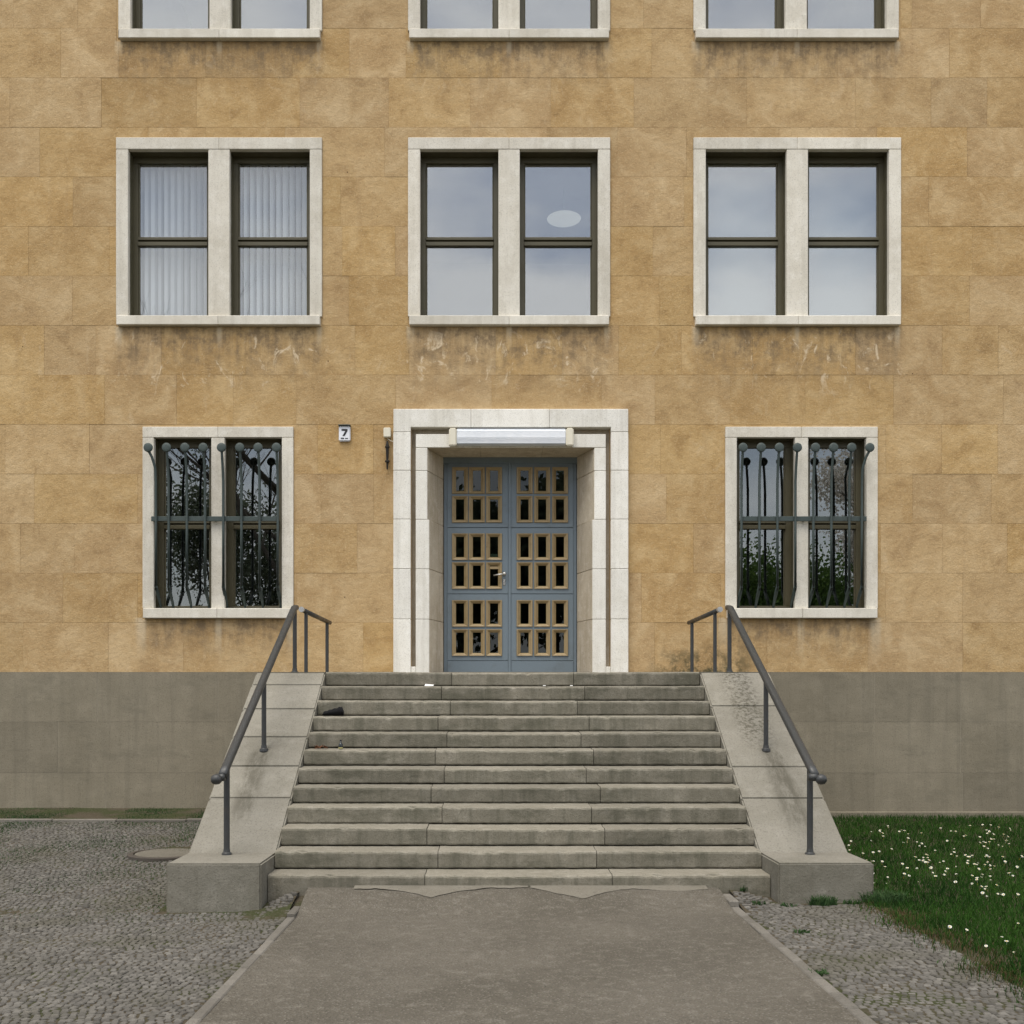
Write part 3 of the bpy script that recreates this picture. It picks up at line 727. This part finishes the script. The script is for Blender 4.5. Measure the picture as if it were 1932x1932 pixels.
# ---- cheek walls
def cheek(x0, x1, joints, label):
    root = empty('cheek_wall', ((x0+x1)/2, -5.57, gz(x0, -5.57))); tag(root, label, 'cheek wall', 'sloping walls beside the stair')
    def topz(y):
        Z = y+ZW
        return .245 if Z < 9.478 else (min(LAND, .237+.599*(Z-9.465)))
    ys = [-5.57, 9.478-ZW]+[j-ZW for j in joints]+[-2.2, -1.1, -.024]
    # front block is one stone with the foot of the slope
    segs = [[ys[0], ys[1], ys[2]]]+[[a, e] for a, e in zip(ys[2:-1], ys[3:])]
    for k, sg in enumerate(segs):
        y0, y1 = sg[0]+(0 if k == 0 else .0025), sg[-1]-.0025
        pts = [y0]+sg[1:-1]+[y1]
        dz = random.uniform(-.003, .003)
        poly = [(y0, -.6)]+[(y1, -.6)]+[(y, topz(y)+dz) for y in pts[::-1]]
        m = MB().prism_x(poly, x0+random.uniform(-.002,.002), x1+random.uniform(-.002,.002))
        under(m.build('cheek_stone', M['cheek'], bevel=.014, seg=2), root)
    return root
cheek(-2.64, -1.876, [10.16, 10.61, 11.06, 11.52, 11.96], 'sloping granite wall on the left of the stair, ending in cobbles')
cheek(2.29, 3.06, [10.16, 10.60, 11.58], 'sloping granite wall on the right of the stair, ending beside the lawn')

# ---- handrails
def railbar(pts, w_, h_):
    """rounded flat bar following pts, kept upright"""
    m = MB(); n = 10; rings = []
    P_ = [Vector(p) for p in pts]
    for i, p in enumerate(P_):
        d = (P_[min(i+1,len(P_)-1)]-P_[max(i-1,0)]).normalized(); sd_ = d.cross(Vector((0,0,1))).normalized(); up = sd_.cross(d)
        for k in range(n):
            a = 2*math.pi*k/n; c_, s_ = math.cos(a), math.sin(a)
            f = lambda t: math.copysign(abs(t)**.6, t)
            rings.append(p+sd_*f(c_)*w_/2+up*f(s_)*h_/2)
    fs = []
    for i in range(len(P_)-1):
        for k in range(n): fs.append((i*n+k, i*n+(k+1)%n, (i+1)*n+(k+1)%n, (i+1)*n+k))
    fs.append(tuple(range(n-1,-1,-1))); fs.append(tuple((len(P_)-1)*n+k for k in range(n)))
    return m.add(rings, fs)
def stair_rail(X, sgn, label):
    """sgn -1 left, +1 right: the end knob turns outwards"""
    zf = lambda Z: 1.003+.511*(Z-9.34)
    root = empty('handrail', (X, 9.34-ZW, .245)); tag(root, label, 'handrail', 'handrails of the stair')
    for Z, zb, r in ((9.34, .245, .026), (10.85, .237+.599*(10.85-9.465), .024), (12.53, LAND, .024)):
        p = MB().tube([(X, Z-ZW, zb-.01), (X, Z-ZW, zf(Z)-.02)], r, 12)
        o = under(p.build('post', M['rail'], smooth=False), root)
        f = MB().lathe([(.045, -.012), (.042, .012), (.03, .022), (.027, .05)], (X, Z-ZW, zb), 'z', 14)
        fo = f.build('post_flange', M['rail']); fo.parent = o
    rl = [(X, 9.20-ZW, zf(9.2)-.004)]+[(X, Z-ZW, zf(Z)) for Z in (9.30, 9.6, 10.2, 11.0, 11.8, 12.35)]+[(X, 12.50-ZW, zf(12.5)-.005), (X, 12.60-ZW, zf(12.53)-.004)]
    ro = under(railbar(rl, .072, .058).build('rail', M['rail'], bevel=0, smooth=True), root)
    k = MB().lathe([(.004,-.046),(.024,-.042),(.040,-.026),(.046,0),(.040,.026),(.024,.042),(.004,.046)], (X+sgn*.045, 9.17-ZW, zf(9.2)-.035), 'x', 14)
    kb = k.build('end_knob', M['rail'], smooth=True); under(kb, root)
    nk = MB().lathe([(.032, -.055), (.034, 0), (.030, .02)], (X, 9.20-ZW, zf(9.2)-.02), 'x', 12); under(nk.build('end_scroll', M['rail'], smooth=True), root)
def landing_rail(xa, xb, label):
    root = empty('landing_handrail', (xa, 13.1-ZW, LAND)); tag(root, label, 'handrail', 'handrails of the landing')
    Za, Zb = 13.12, 14.1
    za, zb = 2.635, 2.57
    pa, pb = Vector((xa, Za-.16-ZW, za)), Vector((xb, Zb+.12-ZW, zb))
    under(railbar([pa, pa.lerp(pb, .5), pb], .058, .05).build('rail', M['rail'], smooth=True), root)
    for t, Z in ((.14, Za), (.9, Zb)):
        p = pa.lerp(pb, t)
        o = under(MB().tube([(p.x, p.y, LAND-.012), (p.x, p.y, p.z-.01)], .022, 10).build('post', M['rail']), root)
    c = MB().tube([pa+Vector((0, -.035, .0)), pa+Vector((0, .03, -.001))], .033, 10); under(c.build('joint_sleeve', M['joint_metal'], smooth=False), root)
stair_rail(-2.275, -1, 'dark iron handrail along the left slope of the stair')
stair_rail(2.69, 1, 'dark iron handrail along the right slope of the stair')
landing_rail(-2.27, -2.13, 'short dark landing handrail left of the door, by the barred window')
landing_rail(2.665, 2.53, 'short dark landing handrail right of the door, by the barred window')

# ---- window grilles
def grille(x0, x1, label, side):
    root = empty('window_grille', ((x0+x1)/2, -.1, Z1[0])); tag(root, label, 'window grille', 'iron grilles of the ground floor windows')
    n = 8; zt_, zb_ = WZ(851), Z1[0]+.135
    yd, ys = -.20, -.105
    xs = [x0+(x1-x0)*i/(n-1) for i in range(n)]
    for i, x in enumerate(xs):
        j = .07 if (side < 0 and i == 0) else (-.07 if (side > 0 and i == n-1) else 0); xd = x; x = x+j
        pts = [(x, .10, zb_-.004), (x, .09, zb_+.05), (x, -.03, zb_+.19), (x, ys, zb_+.27), (x, ys, zb_+.35), (x, ys, 3.0), (x, ys, 3.8), (x, ys-.004, zt_-.42), (x, ys-.03, zt_-.25), (x-j*.45, ys-.062, zt_-.12), (xd, yd+.012, zt_-.04), (xd, yd+.01, zt_)]
        rs = [.014, .017, .024, .021]+[.0175]*7+[.016]
        bar = under(MB().tube(pts, rs, 8).build('bar', M['iron'], smooth=True), root)
        d = MB().lathe([(.020, .022), (.052, .016), (.060, .004), (.060, -.008), (.050, -.016), (.030, -.020), (.004, -.021)], (xd, yd, zt_), 'y', 18)
        under(d.build('disc_finial', M['iron'], smooth=False), root)
    zr = WZ(979, ZW-.07)
    under(MB().box(x0-.0, x1+.0, -.085, -.062, zr-.032, zr+.032).build('cross_rail', M['iron'], bevel=.004), root)
    for xe in (x0+.02, (x0+x1)/2, x1-.02):
        under(MB().tube([(xe, -.07, zr), (xe, .03, zr-.01)], .014, 8).build('rail_bracket', M['iron']), root)
grille(WX(279.7, ZW-.2)+.0, WX(521.5, ZW-.2), 'grey-green iron window grille left of the door with round disc tops', -1)
grille(WX(1402, ZW-.2), WX(1641, ZW-.2), 'grey-green iron window grille right of the door with round disc tops', 1)

# ------------------------------------------------------------------ things on the wall and in the rooms
lx0, lx1, lz0, lz1 = WX(848), WX(1080.6), WZ(845)-.01, WZ(813.7)
lamp = empty('wall_lamp', ((lx0+lx1)/2, yI, (lz0+lz1)/2)); tag(lamp, 'long white tubular lamp above the blue door', 'lamp')
m = MB(); pr = [(yI-.021, lz0+.02), (yI-.021, lz1-.01), (yI-.06, lz1-.006), (yI-.105, lz1-.03), (yI-.115, (lz0+lz1)/2), (yI-.105, lz0+.03), (yI-.06, lz0+.012)]
m.prism_x(pr, lx0+.10, lx1-.10); under(m.build('diffuser', M['diffuser'], bevel=.006), lamp)
under(MB().box(lx0+.1, lx1-.1, yI-.045, yI-.0215, lz1-.008, lz1+.012).build('housing', M['diffuser'], bevel=.004), lamp)
for a, e in ((lx0, lx0+.099), (lx1-.099, lx1)):
    under(MB().box(a, e, yI-.125, yI-.0215, lz0, lz1+.004).build('end_cap', M['cream_plastic'], bevel=.014, seg=2), lamp)
hx0, hx1, hz0, hz1 = WX(640), WX(661.5), WZ(833.5), WZ(805)
hn = empty('house_number_sign', ((hx0+hx1)/2, 0, hz0)); tag(hn, 'small white house number sign reading 7 beside the door', 'sign')
under(MB().box(hx0, hx1, -.045, -.004, hz0, hz1).build('plate', M['plate'], bevel=.012, seg=2), hn)
under(MB().box(hx0-.006, hx1+.006, -.075, -.004, hz1+.001, hz1+.012).build('hood', M['iron'], bevel=.003), hn)
cx = (hx0+hx1)/2; m = MB()
m.box(cx-.038, cx+.040, -.0485, -.0455, hz1-.066, hz1-.042); m.add([(cx+.012,-.0486,hz1-.067),(cx+.040,-.0486,hz1-.067),(cx+.002,-.0486,hz0+.065),(cx-.026,-.0486,hz0+.065),(cx+.012,-.0456,hz1-.067),(cx+.040,-.0456,hz1-.067),(cx+.002,-.0456,hz0+.065),(cx-.026,-.0456,hz0+.065)], [(0,1,2,3),(4,7,6,5),(0,4,5,1),(1,5,6,2),(2,6,7,3),(3,7,4,0)])
under(m.build('numeral', M['ink']), hn)
m = MB().box(cx-.048, cx-.004, -.0485, -.0455, hz0+.028, hz0+.042); m.box(cx+.008, cx+.046, -.0485, -.0455, hz0+.029, hz0+.040); under(m.build('name_line', M['ink']), hn)
bx0, bx1 = WX(724.5), WX(738); sens = empty('sensor_box', ((bx0+bx1)/2, 0, WZ(827))); tag(sens, 'small cream box on the wall at the upper left of the portal', 'sensor box')
under(MB().box(bx0, bx1, -.075, -.004, WZ(827), WZ(809)).build('housing', M['cream_plastic'], bevel=.008, seg=2), sens)
under(MB().tube([(bx0+.05, -.03, WZ(827)), (bx0+.06, -.035, WZ(830)), (bx1+.0, -.04, WZ(833)), (bx1+.025, -.03, WZ(834))], .006, 6).build('cable', M['cream_plastic']), sens)
ix = WX(731.5); br = empty('iron_bracket', (ix, 0, WZ(887))); tag(br, 'rusty black iron holder below the cream box beside the portal', 'bracket')
under(MB().tube([(ix, -.05, WZ(834)), (ix, -.055, WZ(842)), (ix, -.05, WZ(860)), (ix-.002, -.045, WZ(887))], [.012, .022, .018, .010], 8).build('stem', M['black_iron']), br)
for zz in (WZ(845), WZ(872)):
    under(MB().lathe([(.024,-.014),(.031,-.008),(.031,.008),(.024,.014)], (ix, -.05, zz), 'z', 10).build('clamp', M['black_iron']), br)
    under(MB().box(ix-.012, ix+.012, -.03, .002, zz-.01, zz+.01).build('wall_pin', M['black_iron']), br)
# vertical blinds behind the left upper window
for wi, (a, e) in enumerate(ops2[0][0]):
    q0, q1 = ops2[0][1], ops2[0][2]
    vb = empty('vertical_blind', ((a+e)/2, .45, q0)); tag(vb, 'white vertical blind in the %s half of the left upper window' % ('left', 'right')[wi], 'blind', 'vertical blinds')
    sl = MB().add([(-.052,-.022,q0-.05),(.0,-.006,q0-.05),(.052,.022,q0-.05),(-.052,-.022,q1),(0,-.006,q1),(.052,.022,q1),(-.052,-.020,q0-.05),(.0,-.004,q0-.05),(.052,.024,q0-.05),(-.052,-.020,q1),(0,-.004,q1),(.052,.024,q1)], [(0,1,4,3),(1,2,5,4),(6,9,10,7),(7,10,11,8),(0,3,9,6),(2,8,11,5)]).mesh('slat'); sl.materials.append(M['blind'])
    x = a-.05
    while x < e+.06:
        o = link('slat', sl); o.location = (x, .395, 0); o.rotation_euler.z = R(38+random.uniform(-5, 5)); under(o, vb); x += .088
    under(MB().box(a-.08, e+.08, .37, .43, q1, q1+.04).build('head_rail', M['blind']), vb)
# roller blinds behind the right upper window
for wi, (a, e) in enumerate(ops2[2][0]):
    q0, q1 = ops2[2][1], ops2[2][2]
    rb = empty('roller_blind', ((a+e)/2, .5, q0)); tag(rb, 'pale roller blind in the %s half of the right upper window' % ('left', 'right')[wi], 'blind', 'roller blinds')
    n = 10; V = []; Fc = []
    for i in range(n+1):
        xx = a-.08+(e-a+.16)*i/n
        for j in range(9): zz = q0-.03+(q1-q0+.05)*j/8; V.append((xx, .50+.012*mnoise.noise(Vector((xx*2+zz*1.6, zz*2-xx, wi*5))), zz))
    for i in range(n):
        for j in range(8): Fc.append((i*9+j, (i+1)*9+j, (i+1)*9+j+1, i*9+j+1))
    mm = MB(); mm.v = V; mm.f = Fc; under(mm.build('cloth', M['net'], smooth=True), rb)
    under(MB().tube([(a-.09, .51, q1+.03), (e+.09, .51, q1+.03)], .022, 10).build('roller', M['blind']), rb)
# pendant lamp in the middle room
ZP = ZW+1.7; pl = empty('pendant_lamp', (WX(1064, ZP), 1.7, WZ(413, ZP))); tag(pl, 'oval white pendant lamp inside the middle upper window', 'lamp')
rr = 32*ZP/F; hh = 8*ZP/F; c0 = (WX(1064, ZP), 1.7, WZ(413, ZP))
under(MB().lathe([(rr*math.sin(t)+.001, -hh*math.cos(t)) for t in [math.pi*i/12 for i in range(13)]], c0, 'z', 24).build('lamp_shade', M['globe'], smooth=True), pl)
under(MB().tube([(c0[0], c0[1], c0[2]+hh-.01), (c0[0], c0[1], Z2[1]+.15)], .006, 6).build('cord', M['room']), pl)

# ------------------------------------------------------------------ litter on the steps
def tread(k): return LAND-.16*k, 12.2-TR*k-ZW
random.seed(11)
t, y = tread(3); x0 = WX(608, 12.2-.85+.15); x1 = WX(647, 12.2-.85+.15)
V = []; Fc = []; n = 14; r_ = 8
for i in range(n+1):
    u = i/n; xx = x0+(x1-x0)*u; hgt = (.040+.062*u)*(1-.0*u)*(1 if 0 < i < n else .5)*(1+.05*math.sin(i*1.9))
    for j in range(r_):
        a = 2*math.pi*j/r_; V.append((xx, y+.20+.055*math.cos(a)*(1+.15*math.sin(3*i+j)), t+.004+max(0, .5+.5*math.sin(a))*hgt*(1+.04*math.sin(2*i+2*j))))
for i in range(n):
    for j in range(r_): Fc.append((i*r_+j, i*r_+(j+1)%r_, (i+1)*r_+(j+1)%r_, (i+1)*r_+j))
Fc += [tuple(range(r_-1,-1,-1)), tuple(n*r_+j for j in range(r_))]
m = MB().add(V, Fc); tag(m.build('crumpled_cloth', M['black_cloth'], smooth=True), 'crumpled black cloth lying at the left end of an upper step', 'cloth')
t, y = tread(5); bx = WX(643, 12.2-TR*5+.14)
bt = empty('small_bottle', (bx, y+.13, t)); tag(bt, 'small dark bottle with yellow label standing on a step below the black cloth', 'bottle')
B_ = .62; sc_ = lambda pr: [(r*B_, h*B_) for r, h in pr]
under(MB().lathe(sc_([(.030,0),(.034,.006),(.034,.075),(.026,.09),(.014,.105),(.013,.135)]), (bx, y+.13, t-.002), 'z', 14).build('glass_body', M['bottle'], smooth=True), bt)
under(MB().lathe(sc_([(.0358,.010),(.0358,.030)]), (bx, y+.13, t-.002), 'z', 14).build('label_band', M['label']), bt)
under(MB().lathe(sc_([(.0155,.128),(.0155,.148),(.012,.15)]), (bx, y+.13, t-.002), 'z', 12).build('cap', M['ink']), bt)
for k in range(9):                                        # dead leaves left of the bottle
    xx, yy = WX(random.uniform(592, 630), 10.9), y+random.uniform(.12, .25); s = random.uniform(.022, .04); a = random.uniform(0, 6.3); lift = random.uniform(.005, .045)
    P_ = [(-s,0,.0),(-.3*s,-.5*s,.3*lift),(s,0,lift),(-.3*s,.5*s,.4*lift)]
    me = MB().add([(xx+u*math.cos(a)-v*math.sin(a), yy+u*math.sin(a)+v*math.cos(a), t+.004+zz) for u, v, zz in P_]+[(xx+u*math.cos(a)-v*math.sin(a), yy+u*math.sin(a)+v*math.cos(a), t+.002+zz) for u, v, zz in P_], [(0,1,2),(0,2,3),(6,5,4),(7,6,4),(0,4,5,1),(1,5,6,2),(2,6,7,3),(3,7,4,0)])
    tag(me.build('dead_leaf', M['dead_leaf']), 'curled brown leaf in the corner of the step left of the bottle', 'leaf', 'dead leaves beside the bottle')
t, y = tread(1); px_ = WX(810, 12.05)
m = MB().add([(px_-.05,y+.10,t+.004),(px_+.045,y+.09,t+.004),(px_+.05,y+.15,t+.018),(px_-.045,y+.16,t+.026),(px_-.05,y+.10,t+.002),(px_+.045,y+.09,t+.002),(px_+.05,y+.15,t+.016),(px_-.045,y+.16,t+.024)], [(0,1,2,3),(7,6,5,4),(0,4,5,1),(1,5,6,2),(2,6,7,3),(3,7,4,0)])
tag(m.build('paper_scrap', M['paper']), 'white scrap of paper below the top step, left of the door', 'paper')
for k, px_, lab in ((1, 1027, 'cigarette end on the tread under the door sill'), (1, 1078, 'cigarette end right of the middle joint under the top step')):
    t, y = tread(k); Zk = 12.2-TR*k; xx = WX(px_, Zk+.12)
    tag(MB().tube([(xx-.014, y+.12, t+.006), (xx+.014, y+.125, t+.006)], .0055, 8).build('cigarette_end', M['paper']), lab, 'litter', 'litter on the steps')

# manhole
mc = empty('manhole_cover', (-3.36, -3.10, gz(-3.36, -3.1))); tag(mc, 'round iron manhole cover set in the cobbles left of the stair', 'manhole cover')
zz = gz(-3.36, -3.1)
under(MB().lathe([(.40,-.05),(.40,.008),(.385,.014),(.34,.014),(.335,-.004),(.001,-.004)], (-3.36, -3.10, zz), 'z', 36).build('rim', M['iron_cover']), mc)
under(MB().lathe([(.325,-.02),(.325,.010),(.31,.016),(.001,.018)], (-3.36, -3.10, zz), 'z', 36).build('lid', M['concrete']), mc)

# ------------------------------------------------------------------ plants
def blades(n, xyz, hmin, hmax, wd, lean=.5):
    V = np.zeros((n, 5, 3)); a = rng.uniform(0, 2*np.pi, n); h = rng.uniform(hmin, hmax, n); w_ = rng.uniform(.6, 1.2, n)*wd
    dx, dy = np.cos(a), np.sin(a); la = rng.uniform(0, 2*np.pi, n); ll = rng.uniform(.1, lean, n)*h
    lx, ly = np.cos(la)*ll, np.sin(la)*ll
    for i, (s, t) in enumerate(((-1, 0), (1, 0), (-.75, .55), (.75, .55))):
        V[:, i, 0] = xyz[:, 0]+dx*w_*s*.5+lx*t*t*1.3; V[:, i, 1] = xyz[:, 1]+dy*w_*s*.5+ly*t*t*1.3; V[:, i, 2] = xyz[:, 2]+h*t
    V[:, 4, 0] = xyz[:, 0]+lx; V[:, 4, 1] = xyz[:, 1]+ly; V[:, 4, 2] = xyz[:, 2]+h*(1-.25*ll/h)
    return V
def blade_mesh(name, V, tone):
    n = len(V); me = bpy.data.meshes.new(name)
    b0 = np.arange(n)[:, None]*5
    quads = (b0+np.array([0,1,3,2])).tolist(); tris = (b0+np.array([2,3,4])).tolist()
    me.from_pydata(V.reshape(-1, 3).tolist(), [], quads+tris); me.update()
    at = me.attributes.new('tone', 'FLOAT', 'POINT'); at.data.foreach_set('value', np.repeat(tone, 5).astype(np.float32))
    return me
def gzv(xy): return np.array([gz(a, b_) for a, b_ in xy])
def lawn_edge(y): return 3.04+.06*math.sin(y*2.3)+.05*math.sin(y*5.1+1)+.16*mnoise.noise(Vector((y*3, 0, 7)))
pts = []
while len(pts) < 95000:
    Y = -10.2+10.15*random.random(); Z = Y+ZW; xm = .5*Z+1.3; X = 2.72+(xm-2.72)*random.random()
    if xm < 2.9: continue
    e = X-lawn_edge(Y)
    if e < 0 and random.random() > .45*math.exp(e*9): continue
    if X < 3.09 and Y > -5.6: continue
    if 0 <= e < .25 and random.random() > .35+2.6*e: continue
    pts.append((X, Y))
pts = np.array(pts); xyz = np.c_[pts, gzv(pts)+.0]
tone = np.clip(rng.normal(.45, .26, len(pts))+np.array([.45*mnoise.noise(Vector((a*1.5, b_*1.5, 2))) for a, b_ in pts]), 0, 1)
lg = link('lawn_grass', blade_mesh('lawn_grass', blades(len(pts), xyz, .02, .085, .006, .9), tone), M['grass'])
tag(lg, 'short green lawn grass right of the stair', 'grass', kind='stuff')
dp = []
while len(dp) < 7000:
    Y = -10.2+4.6*random.random() if random.random() < .9 else -5.6+.1*random.random(); X = lawn_edge(Y)+random.gauss(.02, .09)
    if X < 3.09 and Y > -5.6: continue
    if random.random() < .35+.65*mnoise.noise(Vector((X*2, Y*2.5, 11))): dp.append((X, Y))
dp = np.array(dp); xyz = np.c_[dp, gzv(dp)-.004]
M['dry'] = mat_leafy('dry_grass', (.06,.045,.02), (.16,.12,.06), .2)
dg = link('dry_grass', blade_mesh('dry_grass', blades(len(dp), xyz, .012, .05, .005, 1.2), np.clip(rng.normal(.45, .25, len(dp)), 0, 1)), M['dry'])
tag(dg, 'dry brown grass along the edge of the lawn', 'grass', kind='stuff')
# moss and grass in the joints of the cobbles and along the left wall
mp_ = []
while len(mp_) < 26000:
    X = random.uniform(-8, -2.0); Y = random.uniform(-7.2, -.05); k = mnoise.noise(Vector((X*1.3, Y*1.3, 5)))*.5+.5
    pr = (1.2*max(0, k-.2)*2 if Y > -1.0 and k > .48 else .05 if Y > -1.0 else .6*max(0, 1-(-1.0-Y)/5.2))*max(0, k-.38)*3
    if X > -2.68 and Y > -5.62: continue
    if random.random() < pr: mp_.append((X, Y))
mp_ = np.array(mp_); xyz = np.c_[mp_, gzv(mp_)-.006]
jg = link('joint_grass', blade_mesh('joint_grass', blades(len(mp_), xyz, .012, .036, .006, .9), np.clip(rng.normal(.35, .2, len(mp_)), 0, 1)), M['weed'])
tag(jg, 'moss and thin grass between the cobbles and along the left wall', 'grass', kind='stuff')
def tuft(X, Y, n, r, hmin, hmax, label, flat=1.0, mat='weed'):
    a = rng.uniform(0, 2*np.pi, n); q = r*np.sqrt(rng.uniform(0, 1, n)); xy = np.c_[X+q*np.cos(a), Y+q*np.sin(a)*flat]
    z0 = gz(X, Y); xyz = np.c_[xy, np.full(n, -.004)]; xyz[:, 0] -= X; xyz[:, 1] -= Y
    V = blades(n, xyz, hmin, hmax, .012, 1.1)
    o = link('weed_tuft', blade_mesh('weed_tuft', V, np.clip(rng.normal(.5, .25, n), 0, 1)), M[mat]); o.location = (X, Y, z0)
    tag(o, label, 'weed', 'weeds around the stair foot')
def G(px, py):                       # ground point seen at a pixel of the photograph
    Z = 8.0
    for _ in range(30): Z = F*(EYE-gz(WX(px, Z), Z-ZW))/(py-1325)
    return WX(px, Z), Z-ZW
tuft(2.62, -5.66, 260, .11, .03, .10, 'low weed tuft against the front of the right cheek wall', .4)
tuft(2.86, -5.63, 90, .08, .02, .05, 'small weed between two tufts at the right cheek wall front', .4)
tuft(3.13, -5.60, 420, .17, .05, .14, 'bushy dark weed at the outer corner of the right cheek wall', .7)
for px, py, n, lab in ((1545,1838,120,'small weed in the cobbles right of the path, nearest the camera'), (1512,1759,60,'tiny weed beside the edging stones right of the path'), (1488,1710,50,'tiny weed in the cobbles before the right cheek wall'), (1430,1705,60,'thin weed at the right corner of the path top')):
    X, Y = G(px, py); tuft(X, Y, n, .06, .012, .04, lab, .8)
X, Y = G(1340, 1664); tuft(X+.12, -5.352, 24, .03, .03, .07, 'single grass shoot before the bottom step', .3)
X, Y = G(418, 1578); tuft(X, Y, 160, .10, .02, .06, 'weed in the cobbles beside the left wall slope', .8)
# daisies
def daisy_mesh():
    m = MB(); n = 9
    m.tube([(0,0,0), (.003,.001,.03), (.001,-.002,.062)], .0016, 5)
    for k in range(n):
        a = 2*math.pi*k/n; b_ = a+.28; c_ = a-.28; r0, r1 = .004, .017
        m.add([(r0*math.cos(c_), r0*math.sin(c_), .063), (r1*math.cos(c_), r1*math.sin(c_), .066), (r1*1.12*math.cos(a), r1*1.12*math.sin(a), .067), (r1*math.cos(b_), r1*math.sin(b_), .066), (r0*math.cos(b_), r0*math.sin(b_), .063)], [(0,1,2,3,4)])
    nb = len(m.f); m.lathe([(.006,.062),(.0062,.066),(.004,.069),(.001,.070)], (0,0,0), 'z', 8)
    me = bpy.data.meshes.new('daisy'); me.from_pydata(m.v, [], m.f); me.update()
    me.materials.append(M['petal']); me.materials.append(M['yolk'])
    for i in range(nb, len(m.f)): me.polygons[i].material_index = 1
    for i in range(6): me.polygons[i].material_index = 1
    return me
dm = daisy_mesh(); random.seed(3); nd = 0
spots = [(1700+random.gauss(0, 60)+60, 1635+random.gauss(0, 20)) for _ in range(46)]+[(random.uniform(1800,1900), random.uniform(1600,1660)) for _ in range(24)]+[(random.uniform(1600,1930), random.uniform(1558,1600)) for _ in range(40)]+[(random.uniform(1840,1925), random.uniform(1655,1700)) for _ in range(16)]+[(random.uniform(1598,1660), random.uniform(1590,1690)) for _ in range(14)]+[(random.uniform(1780,1930), random.uniform(1700,1830)) for _ in range(10)]+[(random.uniform(1640,1930), random.uniform(1570,1690)) for _ in range(26)]
for px, py in spots:
    X, Y = G(px, py+4)
    if X < 3.1 or Y > -.3: continue
    o = link('daisy', dm); s = random.uniform(.45, .8); o.scale = (s, s, s); o.location = (X, Y, gz(X, Y)+.006)
    o.rotation_euler = (R(random.uniform(5, 40)), R(random.uniform(-15, 15)), random.uniform(-.6, .6))
    tag(o, 'small white daisy flowering in the lawn right of the stair', 'daisy', 'daisies in the lawn')
# ---- trees across the street, behind the camera: the windows mirror them
def tree(name, loc, height, spread, crown, leafmat, nleaf, label, seed, lsize=.16, trunk_r=.22, lo=.25, levels=4):
    rd = random.Random(seed); root = empty(name, loc); tag(root, label, 'tree', 'trees mirrored in the windows')
    tm = MB(); tips = []
    def grow(p, d, ln, r, lv):
        n = 4; pts_ = [p]; rs = [r]; q = Vector(p); dd = Vector(d)
        for i in range(n):
            dd = (dd+Vector((rd.uniform(-.16,.16), rd.uniform(-.16,.16), rd.uniform(-.02,.14)))).normalized(); q = q+dd*ln/n; pts_.append(q.copy()); rs.append(r*(1-.5*(i+1)/n))
        tm.tube(pts_, rs, 6 if lv < 2 else 4, cap=False)
        if lv >= 2: tips.extend(pts_[1:])
        if lv >= levels: return
        for k in range(rd.choice((3, 4, 4, 5))):
            t = rd.uniform(.3 if lv else lo+.1, 1); i = min(n-1, int(t*n)); b_ = pts_[i].lerp(pts_[i+1], t*n-i)
            ax = Vector((rd.uniform(-1,1), rd.uniform(-1,1), rd.uniform(-.1,.8))).normalized()
            grow(b_, (dd*.55+ax*spread).normalized(), ln*rd.uniform(.45,.68), max(.008, r*.5*(1-.3*t)), lv+1)
    grow(Vector((0,0,-.1)), Vector((0,0,1)), height*.62, trunk_r, 0)
    o = tm.build('trunk', M['bark']); o.parent = root
    if nleaf:
        V = []; Fc = []; T = []
        for k in range(nleaf):
            c = rd.choice(tips)+Vector((rd.gauss(0,1), rd.gauss(0,1), rd.gauss(0,1)))*crown
            u = Vector((rd.gauss(0,1), rd.gauss(0,1), rd.gauss(0,1))).normalized(); v = u.orthogonal().normalized(); s = lsize*rd.uniform(.6, 1.3); b0 = len(V)
            V += [c-u*s, c-v*s*.6, c+u*s, c+v*s*.6]; Fc.append((b0,b0+1,b0+2,b0+3)); T += [min(1, max(0, rd.gauss(.5, .25)))]*4
        me = bpy.data.meshes.new('crown'); me.from_pydata([tuple(v) for v in V], [], Fc); me.update()
        at = me.attributes.new('tone', 'FLOAT', 'POINT'); at.data.foreach_set('value', T)
        c = link('crown', me, leafmat); c.parent = root
YT = -31
tree('bare_tree', (-7.6, YT, -.1), 19.2, .8, 0, None, 0, 'tall bare tree mirrored in the left ground floor window', 4, trunk_r=.28, levels=4)
tree('evergreen_tree', (-13.2, YT-3, -.1), 12, .75, .5, M['leaf_dark'], 13000, 'dark evergreen tree mirrored at the left of the left ground floor window', 9, .10)
tree('evergreen_tree', (-8.8, YT-7, -.1), 10.5, .8, .5, M['leaf_dark'], 12000, 'dark evergreen tree mirrored behind the bare branches in the left ground floor window', 14, .10)
tree('green_tree', (11.6, YT, -.1), 6.6, .8, .75, M['leaf_green'], 36000, 'fresh green tree mirrored low in the right ground floor window', 5, .085, .16)
tree('blossom_tree', (17.4, YT-4, -.1), 12.5, .75, .5, M['blossom'], 20000, 'tall pale blossoming tree mirrored in the right half of the right ground floor window', 8, .09)
tree('added_dense_tree', (2.8, YT-2, -.1), 10.5, .85, .5, M['leaf_dark'], 12000, 'dense dark tree added to darken the right leaf of the blue door', 17, .2)  # both dense trees are added to keep mirrored sky out of the door panes
tree('added_dense_tree', (-1.6, YT-1, -.1), 11.8, .85, .6, M['leaf_dark'], 16000, 'dense dark tree added to darken the left leaf of the blue door', 23, .2)
